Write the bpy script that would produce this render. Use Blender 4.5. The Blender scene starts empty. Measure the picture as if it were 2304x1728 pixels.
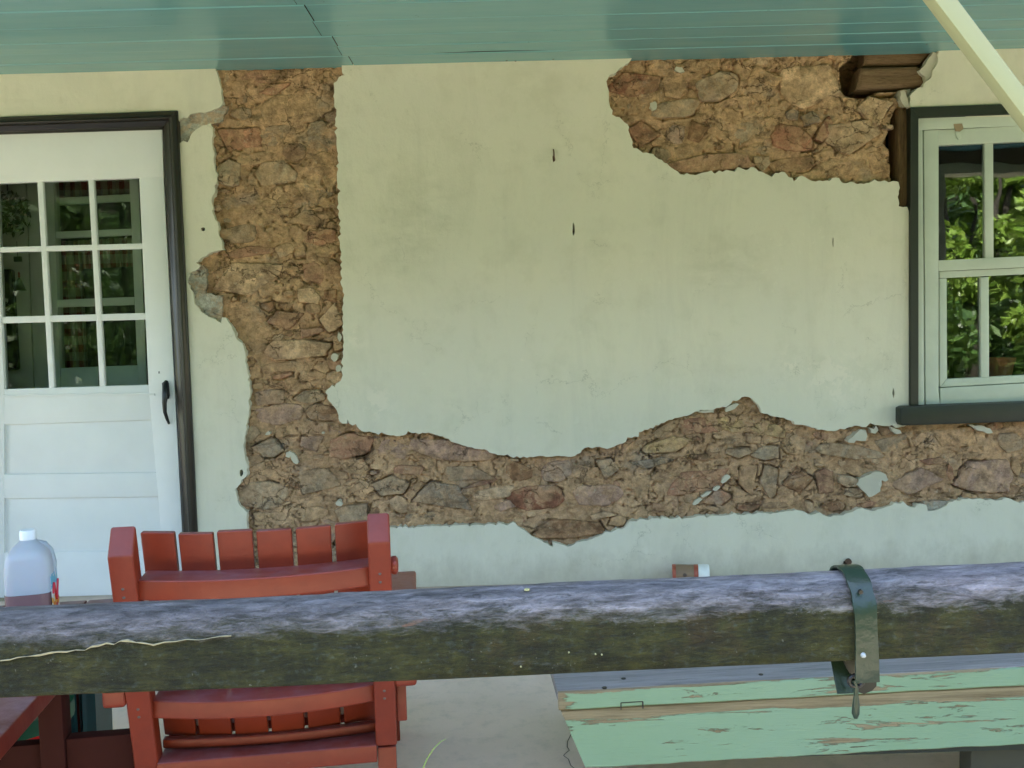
import bpy, bmesh, math, random
import numpy as np
from mathutils import Vector, Matrix
from mathutils.geometry import delaunay_2d_cdt
R = math.radians
scene = bpy.context.scene
COL = scene.collection

# ------------------------------------------------------------------ camera
CAM_Y, CAM_H, FPX = -4.24, 1.15, 2240.0
YAW, PITCH, ROLL = R(0.6), R(3.8), R(1.53)
_f = np.array([math.sin(YAW)*math.cos(PITCH), math.cos(YAW)*math.cos(PITCH), -math.sin(PITCH)])
_r = np.cross(_f, [0, 0, 1]); _r /= np.linalg.norm(_r)
_u = np.cross(_r, _f)
_R = math.cos(ROLL)*_r - math.sin(ROLL)*_u
_U = math.sin(ROLL)*_r + math.cos(ROLL)*_u
CAMP = np.array([0, CAM_Y, CAM_H])
cd = bpy.data.cameras.new('camera'); cam = bpy.data.objects.new('camera', cd); COL.objects.link(cam)
cd.sensor_width = 36.0; cd.lens = FPX/2304*36; cd.clip_start = 0.05; cd.clip_end = 500
M = Matrix(((_R[0], _U[0], -_f[0], CAMP[0]), (_R[1], _U[1], -_f[1], CAMP[1]), (_R[2], _U[2], -_f[2], CAMP[2]), (0, 0, 0, 1)))
cam.matrix_world = M
scene.camera = cam

# ------------------------------------------------------------------ light
SUN_EL, SUN_AZ = R(56), R(-18)          # azimuth measured from +Y (behind the house) towards +X
sdir = Vector((math.sin(SUN_AZ)*math.cos(SUN_EL), math.cos(SUN_AZ)*math.cos(SUN_EL), math.sin(SUN_EL)))
w = bpy.data.worlds.new('World'); scene.world = w; w.use_nodes = True
nt = w.node_tree; bg = nt.nodes['Background']
sky = nt.nodes.new('ShaderNodeTexSky'); sky.sky_type = 'NISHITA'; sky.sun_disc = False
sky.sun_elevation = SUN_EL; sky.sun_rotation = SUN_AZ; sky.dust_density = 3.0; sky.air_density = 1.0
nt.links.new(sky.outputs[0], bg.inputs[0]); bg.inputs[1].default_value = 0.14
sl = bpy.data.lights.new('sun', 'SUN'); sl.energy = 4.0; sl.angle = R(0.5); sl.color = (1.0, 0.95, 0.86)
so = bpy.data.objects.new('sun', sl); COL.objects.link(so); so.location = (0, 10, 12)
so.rotation_euler = sdir.to_track_quat('Z', 'Y').to_euler()
scene.view_settings.view_transform = 'Standard'
scene.view_settings.look = 'None'
scene.view_settings.exposure = 3.35
scene.view_settings.gamma = 1.0
scene.view_settings.use_curve_mapping = False
scene.cycles.max_bounces = 8
scene.cycles.transparent_max_bounces = 12

# ------------------------------------------------------------------ pixel <-> place
def ray(u, v):
    return _f + _R*(u-1152)/FPX + _U*(864-v)/FPX
def P(u, v, y=0.0):
    d = ray(u, v); return CAMP + d*(y-CAM_Y)/d[1]
def PZ(u, v, z=0.0):
    d = ray(u, v); return CAMP + d*(z-CAM_H)/d[2]
def XZ(pts, y=0.0):
    return [(float(P(u, v, y)[0]), float(P(u, v, y)[2])) for u, v in pts]

# ------------------------------------------------------------------ noise
def _h(ix, iy, s):
    n = (ix.astype(np.int64)*374761393 + iy.astype(np.int64)*668265263 + s*1442695041) & 0xffffffff
    n = ((n ^ (n >> 13))*1274126177) & 0xffffffff
    n = n ^ (n >> 16)
    return (n & 0xffff)/65535.0
def vnoise(x, y, s=0):
    x = np.asarray(x, float); y = np.asarray(y, float)
    ix = np.floor(x); iy = np.floor(y); fx = x-ix; fy = y-iy
    fx = fx*fx*(3-2*fx); fy = fy*fy*(3-2*fy)
    a = _h(ix, iy, s); b = _h(ix+1, iy, s); c = _h(ix, iy+1, s); d = _h(ix+1, iy+1, s)
    return (a*(1-fx)+b*fx)*(1-fy)+(c*(1-fx)+d*fx)*fy
def fbm(x, y, s=0, o=4, g=0.5):
    t = 0; amp = 1; n = 0
    for i in range(o):
        t = t+amp*(vnoise(x*2**i+17.3*i, y*2**i-9.1*i, s+i*7)-0.5); n += amp; amp *= g
    return t/n*2
def sfbm(x, y, s=0, o=4): return float(fbm(np.array([x]), np.array([y]), s, o)[0])

# ------------------------------------------------------------------ objects
def tag(o, label=None, cat=None, group=None, kind=None):
    if label: o['label'] = label
    if cat: o['category'] = cat
    if group: o['group'] = group
    if kind: o['kind'] = kind
    return o
def empty(name, label, cat, loc=(0, 0, 0), rz=0, group=None, parent=None):
    o = bpy.data.objects.new(name, None); COL.objects.link(o)
    o.location = loc; o.rotation_euler = (0, 0, rz); o.empty_display_size = .1
    return tag(o, label, cat, group)
def link_mesh(name, me, mat, parent=None, smooth=False, angle=None):
    o = bpy.data.objects.new(name, me); COL.objects.link(o)
    if mat is not None and not me.materials: me.materials.append(mat)
    if smooth: me.polygons.foreach_set('use_smooth', [True]*len(me.polygons))
    if parent is not None: o.parent = parent
    me.update()
    return o
class MB:
    def __init__(s): s.v = []; s.f = []
    def add(s, v, f):
        n = len(s.v); s.v += [tuple(map(float, p)) for p in v]; s.f += [tuple(i+n for i in q) for q in f]; return s
    def box(s, a, b):
        x0, y0, z0 = a; x1, y1, z1 = b
        return s.hexa([(x0, y0, z0), (x1, y0, z0), (x1, y1, z0), (x0, y1, z0), (x0, y0, z1), (x1, y0, z1), (x1, y1, z1), (x0, y1, z1)])
    def hexa(s, v):
        return s.add(v, [(3, 2, 1, 0), (4, 5, 6, 7), (0, 1, 5, 4), (1, 2, 6, 5), (2, 3, 7, 6), (3, 0, 4, 7)])
    def prism(s, pts, y0, y1):
        n = len(pts); v = [(x, y0, z) for x, z in pts]+[(x, y1, z) for x, z in pts]
        f = [tuple(range(n)), tuple(range(2*n-1, n-1, -1))]+[(i, n+i, n+(i+1) % n, (i+1) % n) for i in range(n)]
        return s.add(v, f)
    def tube(s, path, rad, n=10, caps=True):
        path = [Vector(p) for p in path]; rs = rad if isinstance(rad, (list, tuple)) else [rad]*len(path)
        rings = []; up = None
        for i, p in enumerate(path):
            t = (path[min(i+1, len(path)-1)]-path[max(i-1, 0)]).normalized()
            if up is None: up = t.orthogonal().normalized()
            up = (up-t*up.dot(t)).normalized(); bn = t.cross(up)
            rings.append([p+(up*math.cos(2*math.pi*k/n)+bn*math.sin(2*math.pi*k/n))*rs[i] for k in range(n)])
        return s.loft(rings, caps)
    def loft(s, rings, caps=True, closed=True):
        n = len(rings[0]); v = [p for r in rings for p in r]; f = []
        for i in range(len(rings)-1):
            for k in range(n if closed else n-1):
                a = i*n+k; b = i*n+(k+1) % n; f.append((a, b, b+n, a+n))
        if caps: f += [tuple(range(n-1, -1, -1)), tuple((len(rings)-1)*n+k for k in range(n))]
        return s.add(v, f)
    def lathe(s, prof, c=(0, 0, 0), n=20, axis='z'):
        rings = []
        for r, h in prof:
            rg = []
            for k in range(n):
                a = 2*math.pi*k/n; q = (r*math.cos(a), r*math.sin(a))
                if axis == 'z': rg.append((c[0]+q[0], c[1]+q[1], c[2]+h))
                elif axis == 'x': rg.append((c[0]+h, c[1]+q[0], c[2]+q[1]))
                else: rg.append((c[0]+q[0], c[1]+h, c[2]+q[1]))
            rings.append(rg)
        return s.loft(rings)
    def build(s, name, mat, parent=None, bev=0, seg=2, smooth=False):
        me = bpy.data.meshes.new(name); me.from_pydata(s.v, [], s.f); 
        bm = bmesh.new(); bm.from_mesh(me)
        bmesh.ops.recalc_face_normals(bm, faces=bm.faces)
        if bev:
            es = [e for e in bm.edges if len(e.link_faces) == 2 and e.calc_face_angle(0) > R(35)]
            bmesh.ops.bevel(bm, geom=es, offset=bev, segments=seg, affect='EDGES', profile=0.6, clamp_overlap=True)
        if smooth or bev:
            for f in bm.faces: f.smooth = True
            for e in bm.edges:
                if len(e.link_faces) == 2 and e.calc_face_angle(0) > R(38): e.smooth = False
        bm.to_mesh(me); bm.free()
        return link_mesh(name, me, mat, parent)

# ------------------------------------------------------------------ materials
class NM:
    def __init__(s, name):
        s.m = bpy.data.materials.new(name); s.m.use_nodes = True; s.nt = s.m.node_tree
        s.b = s.nt.nodes['Principled BSDF']; s.out = s.nt.nodes['Material Output']
    def n(s, t, **k):
        o = s.nt.nodes.new(t)
        for a, b in k.items():
            if a in o.inputs: s.set(o.inputs[a], b)
            else: setattr(o, a, b)
        return o
    def set(s, sock, val):
        if isinstance(val, bpy.types.NodeSocket): s.nt.links.new(val, sock)
        elif isinstance(val, bpy.types.Node): s.nt.links.new(val.outputs[0], sock)
        else:
            if hasattr(sock.default_value, '__len__') and len(sock.default_value) == 4 and len(val) == 3: val = (*val, 1)
            sock.default_value = val
    def coord(s, scale=(1, 1, 1), world=False, kind='Object'):
        if world: src = s.n('ShaderNodeNewGeometry').outputs['Position']
        else: src = s.n('ShaderNodeTexCoord').outputs[kind]
        mp = s.n('ShaderNodeMapping'); s.set(mp.inputs[0], src); mp.inputs['Scale'].default_value = scale
        return mp.outputs[0]
    def noise(s, scale, det=4, rough=.55, sc=(1, 1, 1), world=False, dist=0):
        o = s.n('ShaderNodeTexNoise', Scale=scale, Detail=det, Roughness=rough, Distortion=dist)
        s.set(o.inputs['Vector'], s.coord(sc, world)); return o.outputs['Fac']
    def vor(s, scale, sc=(1, 1, 1), world=False, feature='F1'):
        o = s.n('ShaderNodeTexVoronoi', feature=feature, Scale=scale); s.set(o.inputs['Vector'], s.coord(sc, world)); return o.outputs['Distance']
    def ramp(s, fac, stops, interp='LINEAR'):
        r = s.n('ShaderNodeValToRGB'); s.set(r.inputs[0], fac); cr = r.color_ramp; cr.interpolation = interp
        while len(cr.elements) < len(stops): cr.elements.new(.5)
        for e, (p, c) in zip(cr.elements, stops):
            e.position = p; e.color = (*c, 1) if hasattr(c, '__len__') else (c, c, c, 1)
        return r.outputs[0]
    def mix(s, fac, a, b, mode='MIX'):
        o = s.n('ShaderNodeMix', data_type='RGBA', blend_type=mode)
        s.set(o.inputs[0], fac); s.set(o.inputs[6], a); s.set(o.inputs[7], b); return o.outputs[2]
    def math(s, op, a, b=0.0, c=None):
        o = s.n('ShaderNodeMath', operation=op); s.set(o.inputs[0], a); s.set(o.inputs[1], b)
        if c is not None: s.set(o.inputs[2], c)
        return o.outputs[0]
    def mr(s, v, a, b, c=0.0, d=1.0, clamp=True):
        o = s.n('ShaderNodeMapRange'); o.clamp = clamp
        for i, q in enumerate((v, a, b, c, d)): s.set(o.inputs[i], q)
        return o.outputs[0]
    def bump(s, h, strength=.3, dist=.01, prev=None):
        o = s.n('ShaderNodeBump', Strength=strength, Distance=dist, Height=h)
        if prev is not None: s.set(o.inputs['Normal'], prev)
        return o.outputs[0]
    def sep(s, kind='Object', world=False):
        o = s.n('ShaderNodeSeparateXYZ')
        s.set(o.inputs[0], s.n('ShaderNodeNewGeometry').outputs['Position'] if world else s.n('ShaderNodeTexCoord').outputs[kind])
        return o.outputs
    def fin(s, col, rough=.6, nrm=None, spec=.5, metal=0):
        s.set(s.b.inputs['Base Color'], col); s.set(s.b.inputs['Roughness'], rough)
        s.b.inputs['Specular IOR Level'].default_value = spec; s.b.inputs['Metallic'].default_value = metal
        if nrm is not None: s.set(s.b.inputs['Normal'], nrm)
        return s.m

def paint(name, c, rough=.4, wear=None, wear_amt=.5, grain=(1, 1, 1), bump=.25, spec=.5, dirt=.25):
    m = NM(name)
    n1 = m.noise(6, 5, .6, grain); n2 = m.noise(60, 4, .6, grain)
    c2 = tuple(x*(1-dirt) for x in c)
    col = m.mix(m.ramp(n1, [(.3, 0.0), (.75, 1.0)]), c, c2)
    if wear is not None:
        mk = m.math('ADD', m.math('MULTIPLY', m.noise(9, 6, .7, grain), .7), m.math('MULTIPLY', m.noise(80, 3, .6, grain), .3))
        mk = m.ramp(mk, [(wear_amt, 0.0), (wear_amt+.03, 1.0)])
        col = m.mix(mk, col, wear)
    nr = m.bump(n2, bump, .003)
    nr = m.bump(m.noise(5, 2, .5, grain), bump, .01, nr)
    return m.fin(col, m.mr(n1, .2, .8, rough*.85, min(1, rough*1.2)), nr, spec)

def plain(name, c, rough=.6, spec=.4, v=.15, scale=20):
    m = NM(name); n = m.noise(scale, 4, .6)
    return m.fin(m.mix(n, tuple(x*(1-v) for x in c), tuple(min(1, x*(1+v)) for x in c)), rough, m.bump(n, .15, .003), spec)
# stucco: old whitewashed lime render
def mk_stucco(name, base, warm):
    m = NM(name)
    big = m.noise(1.3, 4, .6, world=True); mid = m.noise(6, 5, .65, world=True)
    st = m.noise(1.0, 6, .75, (5, 1, .8), world=True, dist=.5)
    fine = m.noise(55, 5, .7, world=True); grit = m.noise(420, 2, .6, world=True)
    col = m.mix(m.ramp(big, [(.35, 0.0), (.65, 1.0)]), base, warm)
    dk = tuple(x*.70 for x in base)
    col = m.mix(m.math('MULTIPLY', m.ramp(st, [(.50, 0.0), (.8, 1.0)]), .28), col, dk)
    col = m.mix(m.math('MULTIPLY', m.ramp(mid, [(.5, 0.0), (.8, 1.0)]), .45), col, (base[0]*.74, base[1]*.74, base[2]*.66))
    # pale cream flakes of an older coat
    fl = m.math('MULTIPLY', m.ramp(m.noise(26, 5, .7, world=True, dist=.6), [(.60, 0.0), (.63, 1.0)]), m.ramp(m.noise(1.9, 3, .5, world=True), [(.54, 0.0), (.62, 1.0)]))
    col = m.mix(m.math('MULTIPLY', fl, .5), col, (.74, .70, .56))
    pos = m.n('ShaderNodeNewGeometry').outputs['Position']
    fn = m.noise(9, 6, .75, world=True, dist=.4)
    for (u_, v_, r_) in ((1880, 850, .17), (1790, 815, .09), (850, 905, .10), (800, 760, .07), (930, 1100, .05), (1175, 812, .012)):
        pp_ = P(u_, v_); dn = m.n('ShaderNodeVectorMath', operation='DISTANCE'); m.set(dn.inputs[0], pos); dn.inputs[1].default_value = (float(pp_[0]), 0, float(pp_[2]))
        k_ = m.math('MULTIPLY', m.mr(dn.outputs['Value'], r_, r_*.3), m.ramp(m.math('ADD', m.math('MULTIPLY', fn, .75), m.math('MULTIPLY', m.noise(40, 5, .7, world=True), .25)), [(.49, 0.0), (.525, 1.0)]))
        col = m.mix(m.math('MULTIPLY', k_, .75), col, (.76, .70, .56))
    for (u_, v_, r_, a_) in ((1235, 350, .07, .35), (960, 460, .22, .30), (900, 575, .20, .28), (1640, 600, .20, .25), (1180, 150, .25, .2), (1560, 300+300, .1, .2)):
        pp_ = P(u_, v_); dn = m.n('ShaderNodeVectorMath', operation='DISTANCE'); m.set(dn.inputs[0], pos); dn.inputs[1].default_value = (float(pp_[0]), 0, float(pp_[2]))
        k_ = m.math('MULTIPLY', m.mr(dn.outputs['Value'], r_, r_*.2), m.ramp(m.noise(7, 5, .7, (1, 1, 2.2), world=True), [(.40, 0.0), (.65, 1.0)]))
        col = m.mix(m.math('MULTIPLY', k_, a_), col, (.40, .40, .27))
    hv = m.n('ShaderNodeTexVoronoi', feature='DISTANCE_TO_EDGE', Scale=3.2)
    ho = m.n('ShaderNodeTexNoise', Scale=5, Detail=5, Roughness=.7); m.set(ho.inputs['Vector'], m.coord((1, 1, 1), True))
    hm = m.n('ShaderNodeVectorMath', operation='MULTIPLY_ADD'); m.set(hm.inputs[0], ho.outputs['Color']); hm.inputs[1].default_value = (.35, 0, .35); m.set(hm.inputs[2], m.coord((1, .01, 1), True))
    m.set(hv.inputs['Vector'], hm.outputs[0])
    hl = m.math('MULTIPLY', m.ramp(hv.outputs['Distance'], [(.0, 1.0), (.006, 0.0)]), m.ramp(m.noise(3, 4, .6, world=True), [(.52, 0.0), (.60, 1.0)]))
    col = m.mix(m.math('MULTIPLY', hl, .5), col, (.33, .31, .22))
    # rusty drips and hairline scratches
    sc = m.ramp(m.noise(3, 6, .75, (14, 1, .8), world=True), [(.70, 0.0), (.76, 1.0)])
    col = m.mix(m.math('MULTIPLY', sc, .25), col, (.40, .33, .20))
    # splash dirt above the floor, with its own ragged shape
    z = m.sep(world=True)[2]
    dz = m.math('ADD', m.mr(z, .0, .22, 1.0, 0.0), m.math('MULTIPLY', m.math('SUBTRACT', m.noise(7, 5, .7, (1.6, 1, 1), world=True), .5), 1.3))
    col = m.mix(m.math('MULTIPLY', m.mr(dz, .35, 1.0), .5), col, (.36, .31, .22))
    sp = m.ramp(m.noise(130, 2, .5, world=True), [(.26, 1.0), (.30, 0.0)])
    col = m.mix(m.math('MULTIPLY', sp, .12), col, (.3, .27, .18))
    nr = m.bump(m.noise(2.6, 3, .5, world=True), .5, .05)
    nr = m.bump(m.noise(14, 4, .6, (1, 1, .5), world=True), .35, .012, nr)
    nr = m.bump(fine, .35, .004, nr); nr = m.bump(grit, .2, .0015, nr)
    nr = m.bump(fl, .4, -.0015, nr)
    return m.fin(col, .82, nr, .3)

def clay_overlay(m, col, amt=.6):
    tan = m.mix(m.ramp(m.noise(6, 5, .65, world=True), [(.35, 0.0), (.65, 1.0)]), (.37, .22, .115), (.60, .39, .225))
    mk = m.ramp(m.noise(13, 7, .75, world=True, dist=.5), [(.46, 0.0), (.54, 1.0)])
    col = m.mix(m.math('MULTIPLY', mk, amt), col, tan)
    red = m.ramp(m.noise(4.5, 5, .65, world=True), [(.54, 0.0), (.68, 1.0)])
    col = m.mix(m.math('MULTIPLY', red, .45), col, (.25, .135, .09))
    gry = m.ramp(m.noise(3.6, 5, .7, (1, 1, 1.4), world=True), [(.56, 0.0), (.66, 1.0)])
    col = m.mix(m.math('MULTIPLY', gry, .55), col, (.30, .245, .19))
    brn = m.ramp(m.noise(7.5, 6, .75, (.8, 1, 1.6), world=True, dist=.4), [(.55, 0.0), (.62, 1.0)])
    col = m.mix(m.math('MULTIPLY', brn, .6), col, (.17, .105, .06))
    chp = m.ramp(m.noise(27, 7, .8, world=True, dist=.3), [(.38, .68), (.62, 1.32)])
    sc_ = m.n('ShaderNodeVectorMath', operation='SCALE'); m.set(sc_.inputs[0], col); m.set(sc_.inputs[3], m.math('ADD', chp, 0.0)); col = sc_.outputs[0]
    # pock marks and cracks: soil plus crevice shade put into the colour
    dk = m.ramp(m.noise(34, 7, .78, world=True), [(.34, 1.0), (.44, 0.0)])
    col = m.mix(m.math('MULTIPLY', dk, .45), col, (.16, .095, .05))
    v = m.n('ShaderNodeTexVoronoi', feature='DISTANCE_TO_EDGE', Scale=11)
    off = m.n('ShaderNodeTexNoise', Scale=7, Detail=5, Roughness=.7); m.set(off.inputs['Vector'], m.coord((1, 1, 1), True))
    vm = m.n('ShaderNodeVectorMath', operation='MULTIPLY_ADD'); m.set(vm.inputs[0], off.outputs['Color']); vm.inputs[1].default_value = (.22, 0, .22); m.set(vm.inputs[2], m.coord((1, .01, 1.5), True))
    m.set(v.inputs['Vector'], vm.outputs[0])
    ln = m.math('MULTIPLY', m.ramp(v.outputs['Distance'], [(.0, 1.0), (.028, 0.0)]), m.ramp(m.noise(5.5, 3, .6, world=True), [(.50, 0.0), (.56, 1.0)]))
    col = m.mix(m.math('MULTIPLY', ln, .45), col, (.08, .05, .025))
    pale = m.ramp(m.noise(60, 4, .6, world=True), [(.64, 0.0), (.69, 1.0)])
    col = m.mix(m.math('MULTIPLY', pale, .45), col, (.50, .42, .30))
    m.ln = ln; m.dk = dk
    return col
def mk_stone(name, c):
    m = NM(name)
    v = m.n('ShaderNodeObjectInfo').outputs['Random']
    n1 = m.noise(18, 7, .75, world=True)
    col = m.mix(m.ramp(n1, [(.35, 0.0), (.65, 1.0)]), tuple(x*.85 for x in c), tuple(min(1, x*1.75) for x in c))
    col = m.mix(m.math('MULTIPLY', v, .3), col, (.33, .26, .18))
    col = clay_overlay(m, col, .55)
    nr = m.bump(m.ln, 1.0, -.008)
    nr = m.bump(m.noise(24, 7, .74, world=True), .7, .014, nr)
    nr = m.bump(m.noise(90, 5, .7, world=True), .7, .003, nr)
    return m.fin(col, .92, nr, .2)
_SCM = (.88, .77, .71)
SC = dict(t=(.40, .28, .16), g=(.29, .23, .155), G=(.34, .285, .20), r=(.33, .19, .12), R=(.22, .105, .065),
          b=(.22, .13, .07), o=(.34, .165, .10), T=(.50, .38, .245), Y=(.44, .33, .16), d=(.22, .185, .14), p=(.34, .245, .19))
MST = {k: mk_stone('stone_'+k, tuple(a*b for a, b in zip(c, _SCM))) for k, c in SC.items()}
def mk_mortar():
    m = NM('clay_mortar')
    col = m.mix(m.ramp(m.noise(9, 7, .75, world=True), [(.35, 0.0), (.65, 1.0)]), (.37, .22, .118), (.60, .39, .225))
    col = clay_overlay(m, col, .45)
    nr = m.bump(m.ln, 1.0, -.01)
    nr = m.bump(m.noise(30, 7, .78, world=True), .8, .011, nr)
    nr = m.bump(m.noise(160, 4, .7, world=True), .6, .002, nr)
    return m.fin(col, .95, nr, .15)
M_MORTAR = mk_mortar()
M_STUCCO = mk_stucco('lime_stucco', (.68, .645, .52), (.71, .665, .515))
M_FLAKE = mk_stucco('broken_plaster', (.58, .53, .41), (.52, .48, .37))
M_OLDPL = mk_stone('grey_scratch_coat', (.30, .29, .24))

def mk_wood(name, a, b, sc=(1, 12, 12), bump=.6):
    m = NM(name)
    n = m.noise(5, 7, .7, sc, dist=.6); n2 = m.noise(24, 5, .7, sc)
    col = m.mix(m.ramp(n, [(.3, 0.0), (.7, 1.0)]), a, b)
    col = m.mix(m.math('MULTIPLY', m.ramp(n2, [(.35, 1.0), (.5, 0.0)]), .6), col, tuple(x*.3 for x in a))
    nr = m.bump(n2, bump, .006); nr = m.bump(n, bump, .008, nr)
    return m.fin(col, .8, nr, .25)
M_TIMBER = mk_wood('old_brown_timber', (.13, .075, .038), (.29, .185, .10))
M_TIMBERV = mk_wood('old_brown_timber_upright', (.075, .04, .018), (.20, .12, .05), (12, 12, 1))

M_WHITE = paint('white_door_paint', (.80, .80, .78), .42, dirt=.06, bump=.15)
M_WINW = paint('window_white_paint', (.56, .60, .49), .45, wear=(.34, .28, .17), wear_amt=.70, dirt=.14, bump=.25)
M_DARK = paint('dark_brown_trim_paint', (.022, .017, .010), .3, dirt=.4, bump=.2, grain=(1, 1, 1))
M_DARKG = paint('dark_green_trim_paint', (.012, .016, .010), .38, dirt=.3, bump=.3)
M_BRACE = paint('brace_cream_paint', (.345, .34, .175), .5, dirt=.05, bump=.1)
M_IRON = paint('black_iron', (.015, .014, .014), .35, bump=.4)

def mk_ceiling():
    m = NM('teal_porch_ceiling_paint')
    n1 = m.noise(2.2, 5, .6, (1, 6, 1), world=True); n2 = m.noise(9, 6, .7, (.6, 14, 1), world=True)
    col = m.mix(m.ramp(n1, [(.3, 0.0), (.75, 1.0)]), (.14, .35, .37), (.18, .39, .38))
    col = m.mix(m.math('MULTIPLY', m.ramp(n2, [(.55, 0.0), (.75, 1.0)]), .3), col, (.10, .27, .28))
    col = m.mix(m.math('MULTIPLY', m.ramp(m.noise(45, 3, .6, (1, 1, 1), world=True), [(.72, 0.0), (.75, 1.0)]), .5), col, (.06, .06, .04))
    nr = m.bump(m.noise(5, 3, .5, (.5, 22, 1), world=True), .12, .003)
    return m.fin(col, .22, nr, .6)
M_CEIL = mk_ceiling()

def mk_floor():
    m = NM('worn_concrete_floor')
    col = m.mix(m.ramp(m.noise(2.5, 5, .6, world=True), [(.3, 0.0), (.7, 1.0)]), (.82, .64, .52), (.70, .55, .43))
    col = m.mix(m.math('MULTIPLY', m.ramp(m.noise(18, 6, .7, world=True), [(.5, 0.0), (.75, 1.0)]), .35), col, (.33, .29, .22))
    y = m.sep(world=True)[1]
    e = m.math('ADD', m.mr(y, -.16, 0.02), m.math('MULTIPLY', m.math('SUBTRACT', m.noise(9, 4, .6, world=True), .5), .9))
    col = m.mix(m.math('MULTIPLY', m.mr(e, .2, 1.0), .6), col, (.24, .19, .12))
    nr = m.bump(m.noise(90, 5, .7, world=True), .35, .003); nr = m.bump(m.noise(3, 3, .5, world=True), .4, .02, nr)
    return m.fin(col, .6, nr, .4)
M_FLOOR = mk_floor()

def mk_red(name, c=(.235, .034, .013), dust=.62):
    m = NM(name)
    up = m.n('ShaderNodeSeparateXYZ'); m.set(up.inputs[0], m.n('ShaderNodeNewGeometry').outputs['Normal'])
    n1 = m.noise(9, 5, .65, world=True); n2 = m.noise(60, 4, .7, world=True)
    col = m.mix(m.ramp(n1, [(.35, 0.0), (.75, 1.0)]), c, (c[0]*.72, c[1]*.75, c[2]*.9))
    # pale dust on the upward faces; its purple tint paints in the sky sheen
    dm = m.math('MULTIPLY', m.mr(up.outputs[2], .5, .95), m.mr(m.noise(14, 6, .75, world=True), .32, .75))
    col = m.mix(m.math('MULTIPLY', dm, dust), col, (.27, .16, .18))
    chip = m.ramp(m.noise(48, 3, .6, world=True, dist=.5), [(.75, 0.0), (.77, 1.0)])
    col = m.mix(m.math('MULTIPLY', chip, .6), col, (.22, .10, .06))
    nr = m.bump(n2, .22, .002); nr = m.bump(m.noise(7, 3, .6, world=True), .3, .008, nr)
    return m.fin(col, m.mr(n1, .3, .8, .32, .46), nr, .4)
M_RED = mk_red('red_furniture_paint'); M_REDSHADE = plain('shaded_red_underframe', (.045, .010, .007), .7, .15)  # underframe red is darkened to paint in the shade under the table
M_REDT = mk_red('dusty_red_table_top', (.13, .020, .012), .95)

def mk_beam():
    m = NM('weathered_beam_paint')
    s = m.sep()
    g = m.noise(6, 8, .72, (.35, 7, 7), dist=.4); g2 = m.noise(60, 6, .78, (.30, 1.3, 1.3), dist=.4); ch = m.noise(34, 7, .78, (.5, 1.8, 1.8), dist=.5)
    wx = m.math('ADD', m.mr(s[0], -.9, .5, .58, 1.05), 0.0)
    paintc = m.mix(m.ramp(m.noise(13, 7, .78, (1, 1, .8)), [(.38, 0.0), (.62, 1.0)]), (.018, .020, .004), (.056, .054, .010))
    paintc = m.mix(m.math('MULTIPLY', m.ramp(m.noise(5, 6, .75), [(.56, 0.0), (.66, 1.0)]), .5), paintc, (.060, .036, .014))
    paintc = m.mix(m.math('MULTIPLY', m.ramp(m.noise(24, 7, .8, (.5, 1.6, 1.6)), [(.60, 0.0), (.66, 1.0)]), .5), paintc, (.085, .10, .105))
    paintc = m.mix(m.math('MULTIPLY', m.ramp(m.noise(90, 3, .6), [(.55, 0.0), (.7, 1.0)]), .3), paintc, (.10, .13, .12))
    grey = m.mix(m.ramp(g, [(.35, 0.0), (.65, 1.0)]), (.17, .155, .16), (.31, .28, .285))
    gm_ = m.n('ShaderNodeVectorMath', operation='SCALE'); m.set(gm_.inputs[0], grey); m.set(gm_.inputs[3], wx); grey = gm_.outputs[0]
    grey = m.mix(m.math('MULTIPLY', m.ramp(ch, [(.38, 1.0), (.46, 0.0)]), .6), grey, (.03, .032, .034))
    grey = m.mix(m.math('MULTIPLY', m.ramp(m.noise(2.2, 3, .6), [(.55, 0.0), (.7, 1.0)]), .35), grey, (.34, .28, .30))
    hz = m.math('ADD', m.mr(s[2], .000, .052), m.math('MULTIPLY', m.math('SUBTRACT', m.math('ADD', m.math('MULTIPLY', ch, .6), m.math('MULTIPLY', g2, .4)), .5), 2.6))
    mk = m.mr(hz, .25, .85)
    col = m.mix(mk, paintc, grey)
    dash = m.ramp(g2, [(.36, .50), (.50, 1.0), (.64, 1.55)])
    dm_ = m.n('ShaderNodeVectorMath', operation='SCALE'); m.set(dm_.inputs[0], col); m.set(dm_.inputs[3], m.math('ADD', dash, 0.0)); col = dm_.outputs[0]
    # bare orange and cream scuffs along the shoulder of the beam
    sh = m.math('MULTIPLY', m.mr(m.math('ABSOLUTE', m.math('SUBTRACT', s[2], .008)), .0, .03, 1.0, 0.0), m.ramp(m.noise(11, 5, .7, (.8, 3, 3)), [(.66, 0.0), (.70, 1.0)]))
    col = m.mix(m.math('MULTIPLY', sh, .8), col, (.38, .15, .07))
    cr = m.math('MULTIPLY', m.mr(m.math('ABSOLUTE', m.math('SUBTRACT', s[2], .002)), .0, .02, 1.0, 0.0), m.ramp(m.noise(16, 5, .7, (.5, 5, 5)), [(.70, 0.0), (.72, 1.0)]))
    col = m.mix(cr, col, (.62, .56, .36))
    spk = m.ramp(m.noise(170, 1, .5), [(.76, 0.0), (.78, 1.0)])
    col = m.mix(m.math('MULTIPLY', spk, .35), col, (.35, .35, .28))
    nr = m.bump(g, .5, .008); nr = m.bump(ch, 1.0, .010, nr); nr = m.bump(g2, 1.0, .007, nr)
    return m.fin(col, m.mr(mk, 0, 1, .7, .40), nr, .35)
M_BEAM = mk_beam()
M_STRAP = paint('painted_strap_iron', (.028, .050, .030), .28, wear=(.075, .09, .12), wear_amt=.66, dirt=.4, bump=.6)

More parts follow.
